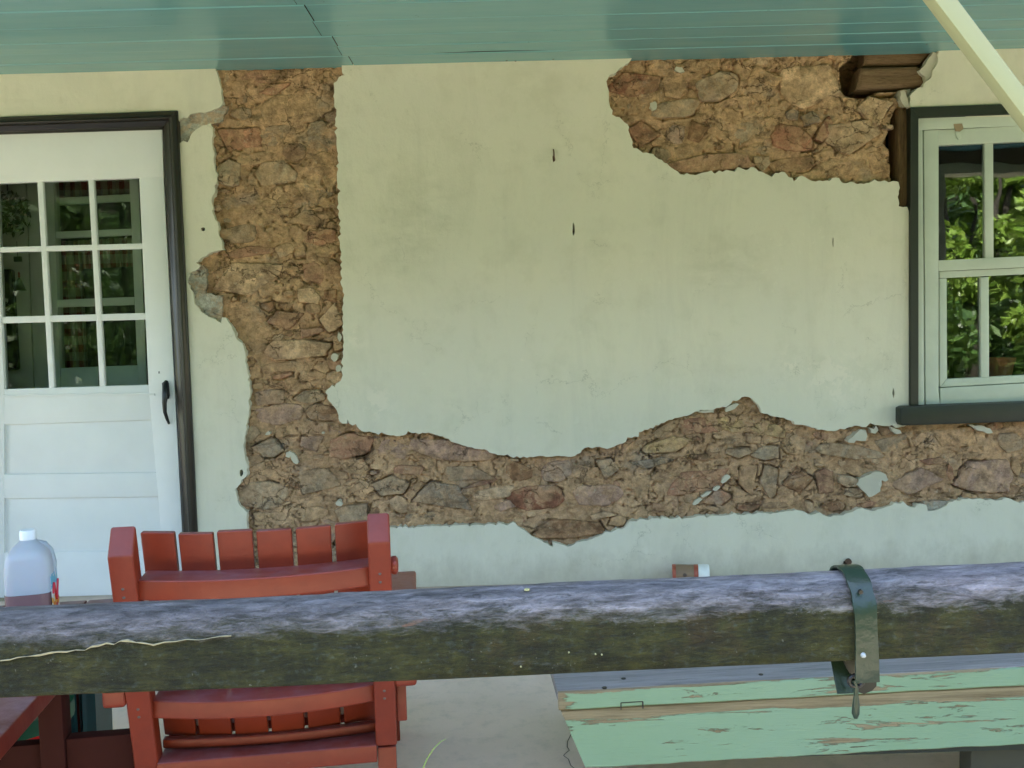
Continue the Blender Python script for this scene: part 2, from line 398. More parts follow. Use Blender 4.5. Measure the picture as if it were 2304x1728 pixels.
ZSL = float((P(2304, 1505, -2.10)[2]-P(1257, 1561, -2.10)[2])/(P(2304, 1505, -2.10)[0]-P(1257, 1561, -2.10)[0]))
def mk_green(name, top_wear):
    m = NM(name)
    s = m.sep(); s = (s[0], s[1], m.math('SUBTRACT', s[2], m.math('MULTIPLY', s[0], ZSL)))
    g = m.noise(5, 7, .72, (.5, 4, 7), dist=.4); g2 = m.noise(30, 6, .75, (.3, 5, 5))
    green = m.mix(m.noise(3, 5, .6), (.215, .345, .19), (.285, .40, .28))
    wood = m.mix(m.ramp(m.noise(8, 7, .75, (.35, 8, 8)), [(.3, 0.0), (.7, 1.0)]), (.12, .085, .04), (.40, .32, .19))
    e = m.math('ADD', m.mr(s[2], top_wear[0], top_wear[1]), m.math('MULTIPLY', m.math('SUBTRACT', g, .5), 4.2))
    e2 = m.math('ADD', m.mr(s[2], top_wear[2], top_wear[3]), m.math('MULTIPLY', m.math('SUBTRACT', g, .5), 3.4))
    pk = m.ramp(m.noise(9, 7, .75, (.6, 5, 5), dist=.7), [(.625, 0.0), (.645, 1.0)])
    e3 = m.math('ADD', m.mr(s[0], .055, .0), m.math('MULTIPLY', m.math('SUBTRACT', g, .5), 4.0))
    mk = m.math('MAXIMUM', m.math('MAXIMUM', m.math('MAXIMUM', m.mr(e, .47, .53), m.mr(e2, .47, .53)), m.mr(e3, .60, .66)), pk)
    col = m.mix(mk, green, wood)
    col = m.mix(m.math('MULTIPLY', m.ramp(m.noise(45, 5, .7, (.3, 2, 3)), [(.66, 0.0), (.72, 1.0)]), .5), col, (.18, .20, .12))
    nr = m.bump(mk, .8, -.0025); nr = m.bump(g2, .5, .003, nr)
    return m.fin(col, .55, nr, .4)
PH = float((P(1262, 1603, -2.1)[2]-P(1313, 1727, -2.1)[2])/2)
M_GLID = mk_green('peeling_mint_paint_lid', (.0105, .0215, -.017, -.030))
M_GPAN = mk_green('peeling_mint_paint_panel', (PH-.038, PH-.014, -PH+.004, -PH-.014))
def mk_greywood():
    m = NM('weathered_grey_lid_wood')
    g = m.noise(5, 8, .72, (.35, 6, 6), dist=.5); g2 = m.noise(30, 6, .75, (.2, 6, 4))
    col = m.mix(m.ramp(g, [(.25, 0.0), (.75, 1.0)]), (.16, .145, .14), (.42, .375, .36))
    col = m.mix(m.math('MULTIPLY', m.ramp(g2, [(.36, 1.0), (.48, 0.0)]), .7), col, (.07, .068, .07))
    col = m.mix(m.math('MULTIPLY', m.ramp(m.noise(2.5, 4, .6), [(.5, 0.0), (.7, 1.0)]), .35), col, (.20, .26, .23))
    nr = m.bump(g2, .7, .004); nr = m.bump(g, .4, .006, nr)
    return m.fin(col, .5, nr, .5)
M_GWOOD = mk_greywood()

def mk_glass(ior=1.9):
    m = NM('old_window_glass')
    gl = m.n('ShaderNodeBsdfGlossy'); gl.inputs['Roughness'].default_value = .015; gl.inputs['Color'].default_value = (1, 1, 1, 1)
    tr = m.n('ShaderNodeBsdfTransparent'); tr.inputs['Color'].default_value = (.93, .96, .93, 1)
    fr = m.n('ShaderNodeFresnel', IOR=ior)
    b = m.bump(m.noise(3.5, 2, .5, world=True), .10, .01)
    m.set(gl.inputs['Normal'], b)
    mx = m.n('ShaderNodeMixShader'); m.set(mx.inputs[0], fr.outputs[0]); m.set(mx.inputs[1], tr.outputs[0]); m.set(mx.inputs[2], gl.outputs[0])
    m.set(m.out.inputs[0], mx.outputs[0]); return m.m
M_GLASS = mk_glass(2.5); M_GLASSD = mk_glass(1.28); M_GLASSL = mk_glass(1.7)
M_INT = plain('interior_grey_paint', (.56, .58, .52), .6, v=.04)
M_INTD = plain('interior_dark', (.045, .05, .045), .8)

# ------------------------------------------------------------------ the setting
def sheet(name, x0, x1, y0, y1, z, mat, sub=1, parent=None, label=None):
    mb = MB()
    for i in range(sub):
        for j in range(sub):
            a = x0+(x1-x0)*i/sub; b = x0+(x1-x0)*(i+1)/sub; c = y0+(y1-y0)*j/sub; d = y0+(y1-y0)*(j+1)/sub
            mb.add([(a, c, z), (b, c, z), (b, d, z), (a, d, z)], [(0, 1, 2, 3)])
    o = mb.build(name, mat); return tag(o, label, None, None, 'structure')
def mk_lawn():
    m = NM('lawn_green')
    col = m.mix(m.noise(1.5, 6, .7, world=True), (.06, .085, .02), (.105, .13, .035))
    return m.fin(col, .8, m.bump(m.noise(60, 4, .7, world=True), .8, .03), .2)
M_LAWN = mk_lawn()
GZ = -.42
def mk_bounce_ground():
    m = NM('pale_bounce_ground')
    col = m.mix(m.noise(40, 5, .7, world=True), (.26, .225, .165), (.46, .40, .30))
    return m.fin(col, .9, m.bump(m.vor(60, world=True), .6, .01), .2)
sheet('lawn', -200, 200, -200, 200, GZ, M_LAWN)
sheet('bounce_ground', -12, 12, -6.6, -2.62, GZ+.004, mk_bounce_ground())  # unseen pale ground added to bounce warm sunlight into the porch
fl = MB().box((-6, -2.62, GZ-.05), (6, .06, 0)).build('porch_floor', M_FLOOR); tag(fl, kind='structure')

house = empty('farmhouse', 'old farmhouse wall of rubble stone under broken pale stucco, with white door and sash window', 'house')
ZC = 2.219   # underside of the porch ceiling where it meets the wall

# ------------------------------------------------------------------ stucco outlines (traced on the wall plane)
SA_R = [(484, 118), (484, 150), (486, 159), (494, 188), (501, 231), (497, 238), (474, 250), (438, 255), (427, 257), (421, 266), (403, 269),
        (397, 285), (399, 310), (405, 322), (412, 316), (421, 320), (432, 300), (440, 292), (456, 282), (474, 277), (479, 289), (477, 325), (483, 347), (481, 365),
        (488, 398), (483, 434), (476, 448), (479, 481), (490, 506), (495, 535), (501, 562), (474, 568), (468, 571), (441, 591), (450, 597),
        (439, 609), (427, 613), (421, 636), (435, 664), (437, 683), (458, 705), (497, 726), (500, 714), (512, 722), (521, 734), (529, 758),
        (548, 781), (554, 820), (562, 875), (560, 922), (550, 985), (548, 1008), (556, 1044), (554, 1071), (529, 1102), (537, 1134),
        (556, 1153), (556, 1192), (562, 1250), (566, 1272), (575, 1300), (577, 1420)]
SA = [(-1500, 118)]+SA_R+[(425, 1420), (380, 270), (-84, 288), (-50, 1420), (-1500, 1420)]
SB = [(769, 118), (769, 149), (770, 164), (777, 169), (762, 174), (751, 187), (750, 216), (752, 239), (757, 246), (753, 282), (757, 317), (760, 360),
      (758, 393), (760, 444), (761, 482), (764, 520), (765, 560), (766, 611), (771, 656), (771, 722), (772, 755), (771, 793), (767, 831), (771, 844),
      (767, 856), (756, 863), (753, 870), (746, 867), (732, 883), (740, 902), (757, 922), (764, 948), (770, 953), (781, 953), (782, 943), (786, 953),
      (801, 954), (814, 970), (839, 973), (865, 976), (899, 981), (918, 970), (936, 974), (965, 973), (983, 979), (1009, 987), (1023, 996),
      (1041, 1002), (1083, 1011), (1114, 1021), (1148, 1027), (1185, 1030), (1222, 1026), (1285, 1028), (1306, 1019), (1316, 1008), (1348, 1005),
      (1366, 1010), (1394, 999), (1428, 982), (1450, 967), (1482, 957), (1518, 941), (1545, 936), (1577, 922), (1606, 922), (1640, 912),
      (1649, 901), (1676, 892), (1694, 899), (1708, 912), (1713, 929), (1733, 935), (1765, 940), (1789, 955), (1821, 959), (1856, 968),
      (1883, 969), (1908, 962), (1931, 958), (1949, 961), (1958, 952), (1978, 956), (2001, 959), (2028, 960), (2056, 952), (2054, 476), (2045, 476),
      (2041, 465), (2022, 464), (2021, 409), (2010, 407), (2001, 411), (1990, 406), (1968, 404), (1957, 411), (1936, 413), (1914, 409), (1896, 412),
      (1888, 401), (1872, 401), (1867, 407), (1843, 406), (1826, 407), (1812, 399), (1796, 398), (1786, 408), (1765, 387), (1745, 389), (1737, 398),
      (1720, 390), (1713, 386), (1689, 376), (1678, 383), (1660, 376), (1653, 386), (1634, 382), (1618, 384), (1608, 391), (1591, 387), (1566, 394),
      (1539, 393), (1512, 378), (1489, 360), (1470, 347), (1446, 344), (1425, 333), (1418, 307), (1412, 280), (1394, 264), (1377, 258), (1371, 233),
      (1370, 206), (1366, 193), (1369, 174), (1390, 158), (1414, 142), (1421, 132), (1425, 104)]
SC_ = [(2112, 96), (2110, 139), (2104, 152), (2095, 175), (2079, 188), (2077, 197), (2064, 199), (2048, 215), (2047, 237), (2049, 262), (2563, 262), (2563, 80)]
SD = [(873, 1189), (978, 1184), (1070, 1181), (1109, 1179), (1161, 1179), (1172, 1189), (1198, 1207), (1232, 1223), (1244, 1230), (1243, 1220), (1253, 1222),
      (1277, 1230), (1306, 1219), (1332, 1213), (1369, 1197), (1405, 1188), (1418, 1173), (1440, 1168), (1473, 1167), (1563, 1164), (1640, 1159),
      (1699, 1157), (1783, 1150), (1812, 1153), (1826, 1159), (1837, 1155), (1845, 1153), (1856, 1161), (1883, 1160), (1910, 1154), (1931, 1145),
      (1949, 1147), (1967, 1150), (1985, 1144), (2019, 1133), (2032, 1128), (2041, 1137), (2059, 1142), (2066, 1134), (2084, 1136), (2087, 1151),
      (2109, 1147), (2125, 1140), (2143, 1129), (2166, 1123), (2188, 1124), (2233, 1124), (2247, 1126), (2267, 1121), (2285, 1128), (2304, 1128),
      (2563, 1120), (2563, 1330), (818, 1400), (812, 1245), (819, 1225), (815, 1200), (822, 1190)]
rng = random.Random(4)
def jag(pts, step=6.5, amp=1.5, seed=0):
    rr = random.Random(seed); out = []
    n = len(pts)
    for i in range(n):
        a = pts[i]; b = pts[(i+1) % n]; L = math.hypot(b[0]-a[0], b[1]-a[1])
        k = max(1, int(L/step)); out.append(a)
        straight = L > 200
        for j in range(1, k):
            t = j/k; o = 0 if straight else rr.gauss(0, amp)
            nx, ny = -(b[1]-a[1])/L, (b[0]-a[0])/L
            out.append((a[0]+(b[0]-a[0])*t+nx*o, a[1]+(b[1]-a[1])*t+ny*o))
    return out
def inside(px_, pz_, poly):
    x = np.asarray(px_); z = np.asarray(pz_); r = np.zeros(x.shape, bool); n = len(poly)
    for i in range(n):
        x0, z0 = poly[i]; x1, z1 = poly[(i+1) % n]
        if z0 == z1: continue
        c = ((z0 > z) != (z1 > z)) & (x < (x1-x0)*(z-z0)/(z1-z0)+x0); r ^= c
    return r
def und(x, z):
    return .0035*fbm(x*2.2, z*2.2, 5, 3)+.0012*fbm(x*11, z*11, 9, 3)
def slab(name, outline_px, mat, y_front=0.0, thick=.042, seed=0, holes=(), lip=.004, parent=house, step=.035, lab=None, amp=1.5, undul=1.0):
    loops = [XZ(jag(outline_px, seed=seed, amp=amp), y_front)]+[XZ(h, y_front) for h in holes]
    verts = []; edges = []; lidx = []
    for lp in loops:
        b = len(verts); verts += lp; n = len(lp); edges += [(b+i, b+(i+1) % n) for i in range(n)]; lidx.append(list(range(b, b+n)))
    xs = [p[0] for p in loops[0]]; zs = [p[1] for p in loops[0]]
    gx, gz = np.meshgrid(np.arange(min(xs), max(xs), step), np.arange(min(zs), max(zs), step))
    ins = inside(gx, gz, loops[0])
    gp = [(float(a), float(b)) for a, b, c in zip(gx.ravel(), gz.ravel(), ins.ravel()) if c]
    res = delaunay_2d_cdt([Vector(p) for p in verts+gp], edges, [], 0, 1e-5)
    V = np.array([(p.x, p.y) for p in res[0]]); E_ = res[1]; F = res[2]
    cen = np.array([V[list(f)].mean(0) for f in F])
    ok = inside(cen[:, 0], cen[:, 1], loops[0])
    for h in loops[1:]: ok &= ~inside(cen[:, 0], cen[:, 1], h)
    F = [f for f, k in zip(F, ok) if k]
    cnt = {}
    for f in F:
        for i in range(len(f)):
            e = (f[i], f[(i+1) % len(f)]); cnt[e] = cnt.get(e, 0)+1
    bd = [e for e in cnt if (e[1], e[0]) not in cnt]
    yf = y_front+und(V[:, 0], V[:, 1])*undul
    # edges of the coat round off a little
    bset = {}
    verts3 = [(V[i, 0], yf[i], V[i, 1]) for i in range(len(V))]
    rr = random.Random(seed+9)
    for e in bd:
        for i in e:
            if i not in bset:
                bset[i] = len(verts3)
                verts3.append((V[i, 0]+rr.gauss(0, .0012), yf[i]+thick*.45, V[i, 1]+rr.gauss(0, .0012)))
                verts3.append((V[i, 0]+rr.gauss(0, .003), y_front+thick+.012, V[i, 1]+rr.gauss(0, .003)))
    faces = [tuple(f) for f in F]
    for a, b in bd:
        faces.append((b, a, bset[a], bset[b])); faces.append((bset[b], bset[a], bset[a]+1, bset[b]+1))
    me = bpy.data.meshes.new(name); me.from_pydata(verts3, [], faces)
    bm = bmesh.new(); bm.from_mesh(me)
    loose = [v for v in bm.verts if not v.link_faces]; bmesh.ops.delete(bm, geom=loose, context='VERTS')
    bmesh.ops.recalc_face_normals(bm, faces=bm.faces)
    ys = sum(f.normal.y for f in bm.faces)
    if ys > 0: bmesh.ops.reverse_faces(bm, faces=bm.faces)
    for f in bm.faces: f.smooth = True
    for e in bm.edges:
        if len(e.link_faces) == 2 and e.calc_face_angle(0) > R(30): e.smooth = False
    bm.to_mesh(me); bm.free()
    o = link_mesh(name, me, mat, parent)
    if lab: o['label'] = lab
    return o
def ell(cx, cy, rx, ry, n=10, seed=0):
    rr = random.Random(seed); return [(cx+rx*math.cos(2*math.pi*k/n)*rr.uniform(.8, 1.2), cy+ry*math.sin(2*math.pi*k/n)*rr.uniform(.8, 1.2)) for k in range(n)]
crackB = [(1290, 500), (1293.5, 510), (1294, 520), (1291, 531), (1288, 522), (1289, 510)]
slab('stucco_coat', SA, M_STUCCO, seed=1, holes=[ell(457, 516, 5, 5, 8, 3), ell(543, 1064, 4, 8, 8, 6)], lab='stucco between the door and the bare stone column')
slab('stucco_coat', SB, M_STUCCO, seed=2, amp=1.9, holes=[ell(1246, 354, 2.6, 11, 10, 4), crackB, ell(1874, 545, 1.5, 12, 6, 8), [(2010, 872), (2013, 884), (2011, 897), (2008, 885)]],
     lab='broad streaked stucco panel in the middle of the wall')
slab('stucco_coat', SC_, M_STUCCO, seed=3, lab='stucco above the window')
slab('stucco_coat', SD, M_STUCCO, seed=5, holes=[ell(1907, 1266, 9, 7, 9, 5)], lab='stucco strip along the foot of the wall')
slab('stucco_coat', [(2565, 80), (3600, 40), (3600, 1330), (2565, 1330), (2565, 1122), (2386, 1118), (2378, 1060), (2390, 1000), (2380, 952), (2565, 940)], M_STUCCO, seed=8, lab='stucco right of the window')
# bits of the coat that still cling to the stone
def frag(pts, seed, y=.004, th=.03, mat=None, amp=1.0):
    return slab('stucco_fragment', pts, mat or M_FLAKE, y_front=y, thick=th, seed=seed, step=.02, amp=amp)
def blob(cx, cy, rx, ry, rot=0, n=14, seed=0, k=.22):
    rr = random.Random(seed); o = []
    for i in range(n):
        a = 2*math.pi*i/n; r = rr.uniform(1-k, 1+k); x, y = rx*r*math.cos(a), ry*r*math.sin(a); c, s = math.cos(R(rot)), math.sin(R(rot))
        o.append((cx+x*c-y*s, cy+x*s+y*c))
    return o
frag([(1934, 1078), (1950, 1070), (1966, 1062), (1980, 1062), (1994, 1068), (1999, 1080), (1992, 1084), (1984, 1080), (1984, 1092), (1981, 1106), (1970, 1113), (1955, 1119), (1949, 1110), (1938, 1100), (1929, 1090)], 21)
frag([(1908, 990), (1918, 984), (1926, 975), (1936, 966), (1948, 968), (1952, 980), (1948, 992), (1934, 992), (1922, 997), (1910, 996)], 22)
frag([(1955, 962), (1966, 966), (1972, 958), (1977, 968), (1970, 976), (1960, 974)], 23)
frag([(2004, 960), (2014, 964), (2026, 968), (2029, 975), (2018, 977), (2008, 970)], 24)
frag([(2180, 956), (2206, 957), (2228, 964), (2234, 974), (2220, 975), (2200, 968)], 25)
for i, a in enumerate([(1633, 1078, 12, 6, -38), (1613, 1099, 9, 4, -25), (1590, 1112, 12, 4, -30), (1570, 1128, 12, 5, -38), (752, 803, 9, 10, 20), (761, 829, 7, 9, 10), (764, 758, 5, 9, 0),
                       (661, 1030, 7, 17, -28), (649, 1023, 6, 7, 0), (763, 1133, 9, 6, 30), (603, 975, 6, 4, -20), (1471, 239, 8, 10, 0), (1529, 157, 10, 6, 20), (727, 974, 3, 2, 0), (1646, 917, 16, 6, -24), (1590, 926, 18, 3, 0)]):
    frag(blob(*a, seed=40+i, n=10), 40+i, y=.012, th=.02, amp=.5)
frag([(2099, 117), (2110, 120), (2107, 146), (2095, 174), (2080, 188), (2081, 172), (2067, 160), (2078, 150), (2090, 130)], 60, y=.012, mat=M_FLAKE)
frag([(2026, 205), (2034, 203), (2042, 222), (2046, 238), (2036, 241), (2026, 225)], 61, y=.008)
frag([(2020, 204), (2048, 200), (2049, 238), (2043, 240), (2030, 244), (2018, 225)], 62, y=.03, mat=M_OLDPL)
# grey scratch coat left in the notch beside the door head and in the lobe beside the jamb
slab('scratch_coat', [(395, 262), (425, 252), (440, 252), (476, 247), (500, 236), (512, 240), (500, 272), (474, 282), (452, 288), (430, 308), (420, 326), (395, 330)], M_OLDPL, y_front=.016, thick=.03, seed=71, step=.02)
slab('scratch_coat', [(419, 612), (432, 605), (455, 596), (464, 606), (462, 660), (500, 666), (500, 732), (470, 716), (430, 690), (430, 668), (415, 640)], M_OLDPL, y_front=.014, thick=.03, seed=72, step=.02)
slab('scratch_coat', [(2078, 1128), (2130, 1128), (2130, 1145), (2105, 1154), (2084, 1156)], M_OLDPL, y_front=.012, thick=.03, seed=73, step=.02)

# ------------------------------------------------------------------ stones
# centre x, centre y, width, height (photo pixels on the wall plane), tilt, colour, proud
ST = [(512, 178, 34, 44, 0, 'G', 0), (582, 168, 92, 30, 0, 'r', 0), (729, 163, 64, 32, 0, 'g', 0), (613, 197, 86, 25, -8, 'o', 1), (529, 214, 54, 26, 0, 'g', 0),
 (660, 240, 150, 66, 0, 't', 0), (537, 252, 50, 30, 0, 'g', 0), (524, 306, 108, 44, 0, 'r', 1), (622, 303, 84, 44, 0, 'g', 0), (717, 305, 54, 70, 0, 'g', 0),
 (570, 354, 84, 26, -8, 't', 0), (511, 388, 52, 58, 5, 'G', 2), (618, 386, 86, 56, 0, 'G', 1), (723, 366, 50, 60, 0, 't', 0), (699, 437, 92, 50, 0, 'g', 0),
 (527, 452, 64, 38, 0, 'g', 0), (610, 462, 82, 46, 0, 't', 0), (696, 489, 100, 40, 0, 't', 0), (532, 524, 84, 40, 0, 'g', 1), (614, 521, 68, 38, 0, 't', 0), (711, 532, 84, 36, 0, 'r', 0),
 (557, 565, 104, 24, -4, 'r', 1), (638, 560, 42, 32, 0, 'T', 1), (673, 569, 26, 15, 0, 'T', 1), (728, 563, 60, 26, 0, 't', 0), (565, 624, 190, 80, 0, 'T', 1),
 (706, 612, 58, 50, 0, 'r', 0), (750, 608, 32, 58, 0, 'b', 0), (691, 667, 54, 42, -10, 'T', 1), (743, 665, 40, 28, 0, 'b', 1), (739, 716, 52, 66, 0, 'T', 2), (702, 694, 32, 24, 0, 'b', 1),
 (527, 700, 80, 34, 20, 't', 0), (596, 690, 28, 26, 0, 'b', 1), (640, 722, 92, 46, -4, 'R', 1), (575, 745, 60, 50, 10, 't', 0), (661, 786, 150, 42, 2, 'T', 2),
 (655, 826, 112, 24, 0, 't', 0), (632, 846, 42, 13, -8, 'o', 1), (598, 830, 36, 28, 0, 'b', 0), (700, 848, 62, 20, 0, 't', 0), (650, 868, 96, 22, 0, 'b', 0), (600, 895, 66, 34, 0, 'p', 0), (690, 895, 76, 30, -8, 'g', 1),
 (620, 935, 112, 50, 0, 'p', 0), (722, 930, 84, 38, 10, 'b', 1), (601, 1011, 72, 42, 0, 'G', 2), (786, 1006, 98, 54, 0, 'r', 2), (701, 1000, 62, 36, 0, 'p', 1), (745, 968, 60, 22, 12, 'p', 0),
 (640, 975, 60, 22, 0, 't', 0), (885, 1010, 92, 48, 3, 'p', 0), (712, 1086, 108, 70, 0, 'g', 1), (590, 1118, 112, 66, 0, 'G', 1), (814, 1104, 60, 52, 0, 't', 0), (617, 1060, 90, 34, 0, 't', 0),
 (880, 1096, 86, 44, -3, 'g', 2), (790, 1056, 66, 30, 8, 't', 0), (1014, 1018, 190, 44, 9, 'p', 1), (1056, 1070, 116, 38, 3, 'g', 1), (1085, 1090, 90, 13, -14, 'R', 1),
 (990, 1124, 136, 72, 8, 'd', 2), (896, 1138, 46, 40, 20, 'T', 1), (918, 1060, 64, 22, 0, 'r', 1), (1112, 1112, 92, 30, -8, 'T', 1), (1168, 1066, 60, 42, 20, 'b', 1), (1205, 1126, 126, 58, 6, 'R', 1),
 (1136, 1142, 56, 30, 0, 'p', 1), (1250, 1063, 66, 52, -10, 'p', 1), (1311, 1060, 44, 46, 0, 'b', 0), (1363, 1056, 44, 46, -35, 'G', 2), (1350, 1118, 108, 56, 3, 'p', 1), (1279, 1194, 160, 42, 3, 'b', 2),
 (1358, 1163, 58, 19, -5, 'T', 2), (1392, 1176, 44, 26, -10, 't', 1), (1262, 1160, 60, 16, 0, 't', 0), (1507, 1002, 108, 34, -2, 'Y', 2), (1430, 1006, 42, 38, -20, 't', 1), (1665, 1021, 52, 27, 5, 'G', 2),
 (1723, 1022, 66, 33, -4, 'G', 2), (1500, 968, 70, 22, -28, 't', 1), (1576, 960, 84, 38, 0, 'r', 0), (1654, 956, 66, 44, 0, 'Y', 0), (1735, 966, 80, 36, 14, 'Y', 0), (1473, 1045, 104, 26, -3, 'd', 1), (1590, 1030, 70, 20, 0, 'b', 1),
 (1570, 1088, 160, 52, -8, 'r', 1), (1612, 1124, 76, 40, -4, 'r', 1), (1690, 1084, 48, 72, 0, 't', 1), (1735, 1084, 38, 74, 0, 'g', 1), (1801, 1084, 66, 58, 0, 'b', 1), (1386, 1110, 20, 54, 10, 'r', 1), (1448, 1098, 46, 50, 0, 't', 0),
 (1500, 1146, 60, 26, 0, 'R', 0), (1688, 1146, 48, 17, 0, 'R', 1), (1750, 1140, 60, 16, 0, 'b', 0), (1662, 922, 40, 26, -20, 't', 2), (1700, 936, 24, 22, 0, 'b', 0), (1917, 1018, 140, 32, 7, 'G', 1), (2014, 1000, 78, 36, -4, 'g', 1),
 (2146, 986, 164, 42, 2, 't', 1), (2068, 1085, 124, 58, 2, 'p', 1), (2219, 1076, 132, 70, 3, 'p', 2), (2281, 998, 58, 44, 5, 'g', 2), (2295, 1055, 28, 44, 0, 't', 1), (1928, 1112, 44, 22, 5, 'G', 1),
 (1862, 1086, 40, 58, 0, 'R', 1), (2145, 1067, 16, 44, 0, 'r', 1), (1827, 1144, 17, 27, -10, 'T', 2), (2251, 960, 36, 18, 0, 'o', 1), (1866, 982, 60, 26, 10, 'r', 0), (2110, 1040, 70, 16, 0, 'R', 0), (1960, 1138, 54, 14, -8, 'r', 1), (1880, 1142, 50, 22, 0, 'b', 1),
 (2060, 1128, 60, 12, 0, 't', 1), (2200, 1028, 80, 16, 0, 't', 0), (1790, 1004, 54, 50, 20, 't', 0), (2280, 1105, 50, 24, -5, 'b', 1), (2240, 962, 30, 16, 0, 'o', 1),
 (1429, 186, 118, 54, 0, 'R', 1), (1485, 145, 54, 20, 0, 't', 1), (1525, 187, 54, 56, 0, 't', 1), (1618, 192, 92, 56, -10, 'G', 2), (1435, 238, 44, 28, 0, 'g', 0), (1520, 241, 112, 36, -4, 'G', 1), (1452, 300, 72, 56, 0, 'r', 1),
 (1524, 300, 44, 52, 0, 'p', 0), (1574, 293, 44, 52, 8, 'b', 1), (1598, 366, 190, 42, -1, 'r', 2), (1718, 366, 36, 36, 0, 'G', 2), (1626, 326, 20, 17, 0, 'b', 1), (1690, 290, 90, 56, 0, 'G', 0), (1585, 143, 100, 24, 0, 't', 0),
 (1824, 186, 136, 96, 0, 'T', 1), (1722, 190, 84, 84, 4, 't', 1), (1788, 254, 32, 24, 0, 'd', 1), (1832, 262, 46, 34, 0, 'd', 2), (1788, 310, 88, 56, 12, 'o', 2), (1862, 288, 24, 58, 32, 'R', 2), (1926, 305, 116, 92, 8, 'T', 2),
 (1974, 238, 78, 54, 4, 'T', 2), (1922, 238, 26, 38, 0, 't', 1), (1977, 271, 26, 22, 0, 'T', 2), (1785, 368, 100, 34, 0, 'b', 1), (1906, 374, 120, 40, 0, 't', 0), (1980, 362, 54, 56, 10, 't', 1), (1640, 250, 70, 34, 20, 't', 0), (1660, 145, 50, 24, 0, 'r', 0),
 (610, 1170, 90, 34, 0, 't', 1), (700, 1160, 80, 34, 0, 't', 1), (790, 1160, 74, 40, 0, 'g', 1), (640, 1215, 80, 40, 0, 'g', 1), (730, 1210, 90, 44, 0, 'r', 1), (610, 1262, 70, 34, 0, 'r', 1), (700, 1268, 90, 44, 0, 't', 1), (782, 1260, 56, 40, 0, 'g', 1), (650, 1320, 110, 40, 0, 'g', 1), (760, 1320, 90, 40, 0, 't', 1),
 (950, 1168, 80, 24, 0, 'g', 0), (1040, 1170, 70, 20, 0, 't', 0), (840, 1160, 50, 34, 0, 'b', 0), (441, 640, 30, 40, 0, 'g', 0)]
regions = [XZ([(404, 118), (850, 118), (850, 900), (1640, 870), (2600, 850), (2600, 1250), (850, 1260), (850, 1420), (520, 1420), (404, 760)]), XZ([(1340, 80), (2130, 80), (2130, 470), (1340, 430)])]
stuccos = [XZ(SA), XZ(SB), XZ(SC_), XZ(SD), XZ([(2392, 80), (3600, 40), (3600, 1330), (2392, 1330)])]
wood_zone = XZ([(1890, 80), (2130, 80), (2130, 205), (2026, 215), (1934, 214), (1892, 214)])
wood_zone2 = XZ([(2016, 236), (2060, 236), (2060, 470), (2012, 470), (1998, 330)])
win_zone = XZ([(2030, 200), (2600, 200), (2600, 950), (2030, 950)])
def exposed(x, z):
    a = np.zeros(np.shape(x), bool)
    for r_ in regions: a |= inside(x, z, r_)
    for s_ in stuccos: a &= ~inside(x, z, s_)
    return a
S0 = float(P(1153, 700)[0]-P(1152, 700)[0])     # metres per photo pixel on the wall
stones = []
for (cx, cy, w_, h_, rot, c, pr) in ST:
    p = P(cx, cy); stones.append((float(p[0]), float(p[2]), w_*S0/2, h_*S0/2, -rot+1.5, c, pr))
rs = random.Random(11)
tries = 0; added = 0
cand = np.array([[rs.uniform(-1.45, 2.35), rs.uniform(0, 2.25)] for _ in range(9000)])
ex = exposed(cand[:, 0], cand[:, 1]) & ~inside(cand[:, 0], cand[:, 1], wood_zone) & ~inside(cand[:, 0], cand[:, 1], wood_zone2) & ~inside(cand[:, 0], cand[:, 1], win_zone)
for (x, z), k in zip(cand, ex):
    if not k or added > 110: continue
    hw = rs.choice([.012, .018, .026, .036, .05]); hh = hw*rs.uniform(.4, .8)
    ok = True
    for s in stones:
        a = R(s[4]); dx, dz = x-s[0], z-s[1]
        lx = dx*math.cos(a)+dz*math.sin(a); lz = -dx*math.sin(a)+dz*math.cos(a)
        if (abs(lx)/(s[2]+hw*.93))**2.4+(abs(lz)/(s[3]+hh*.93))**2.4 < 1: ok = False; break
    if ok:
        stones.append((float(x), float(z), hw, hh, rs.uniform(-14, 14), rs.choice('ttTtgGrbpt'), rs.choice([0, 0, 0, 1, 1, 2]))); added += 1
def outline(s, i, n=34):
    rr = random.Random(900+i); x, z, hw, hh, rot, c, pr = s; a = R(rot)
    e = rr.uniform(3.5, 9.0); k = rr.randint(4, 7); off = rr.uniform(0, 6.28)
    cs = []
    for j in range(k):
        t = off+2*math.pi*(j+rr.uniform(-.28, .28))/k; ct, st = math.cos(t), math.sin(t)
        r = (abs(ct)**e+abs(st)**e)**(-1/e)*rr.uniform(.92, 1.16); cs.append((r*ct, r*st))
    per = [math.hypot((cs[(j+1) % k][0]-cs[j][0])*hw, (cs[(j+1) % k][1]-cs[j][1])*hh) for j in range(k)]; tot = sum(per)
    pts = []
    for j in range(k):
        m_ = max(2, round(n*per[j]/tot)); p, q = cs[j], cs[(j+1) % k]
        for t in range(m_):
            f = t/m_; bul = .02*math.sin(math.pi*f)
            ux, uz = p[0]+(q[0]-p[0])*f, p[1]+(q[1]-p[1])*f; L = math.hypot(ux, uz)
            if t == 0: ux *= .985; uz *= .985
            g = 1+bul+.13*sfbm(ux*2.6+i*3.1, uz*2.6-i, 3, 4)
            lx, lz = hw*ux*g, hh*uz*g
            pts.append((x+lx*math.cos(a)-lz*math.sin(a), z+lx*math.sin(a)+lz*math.cos(a)))
    return pts
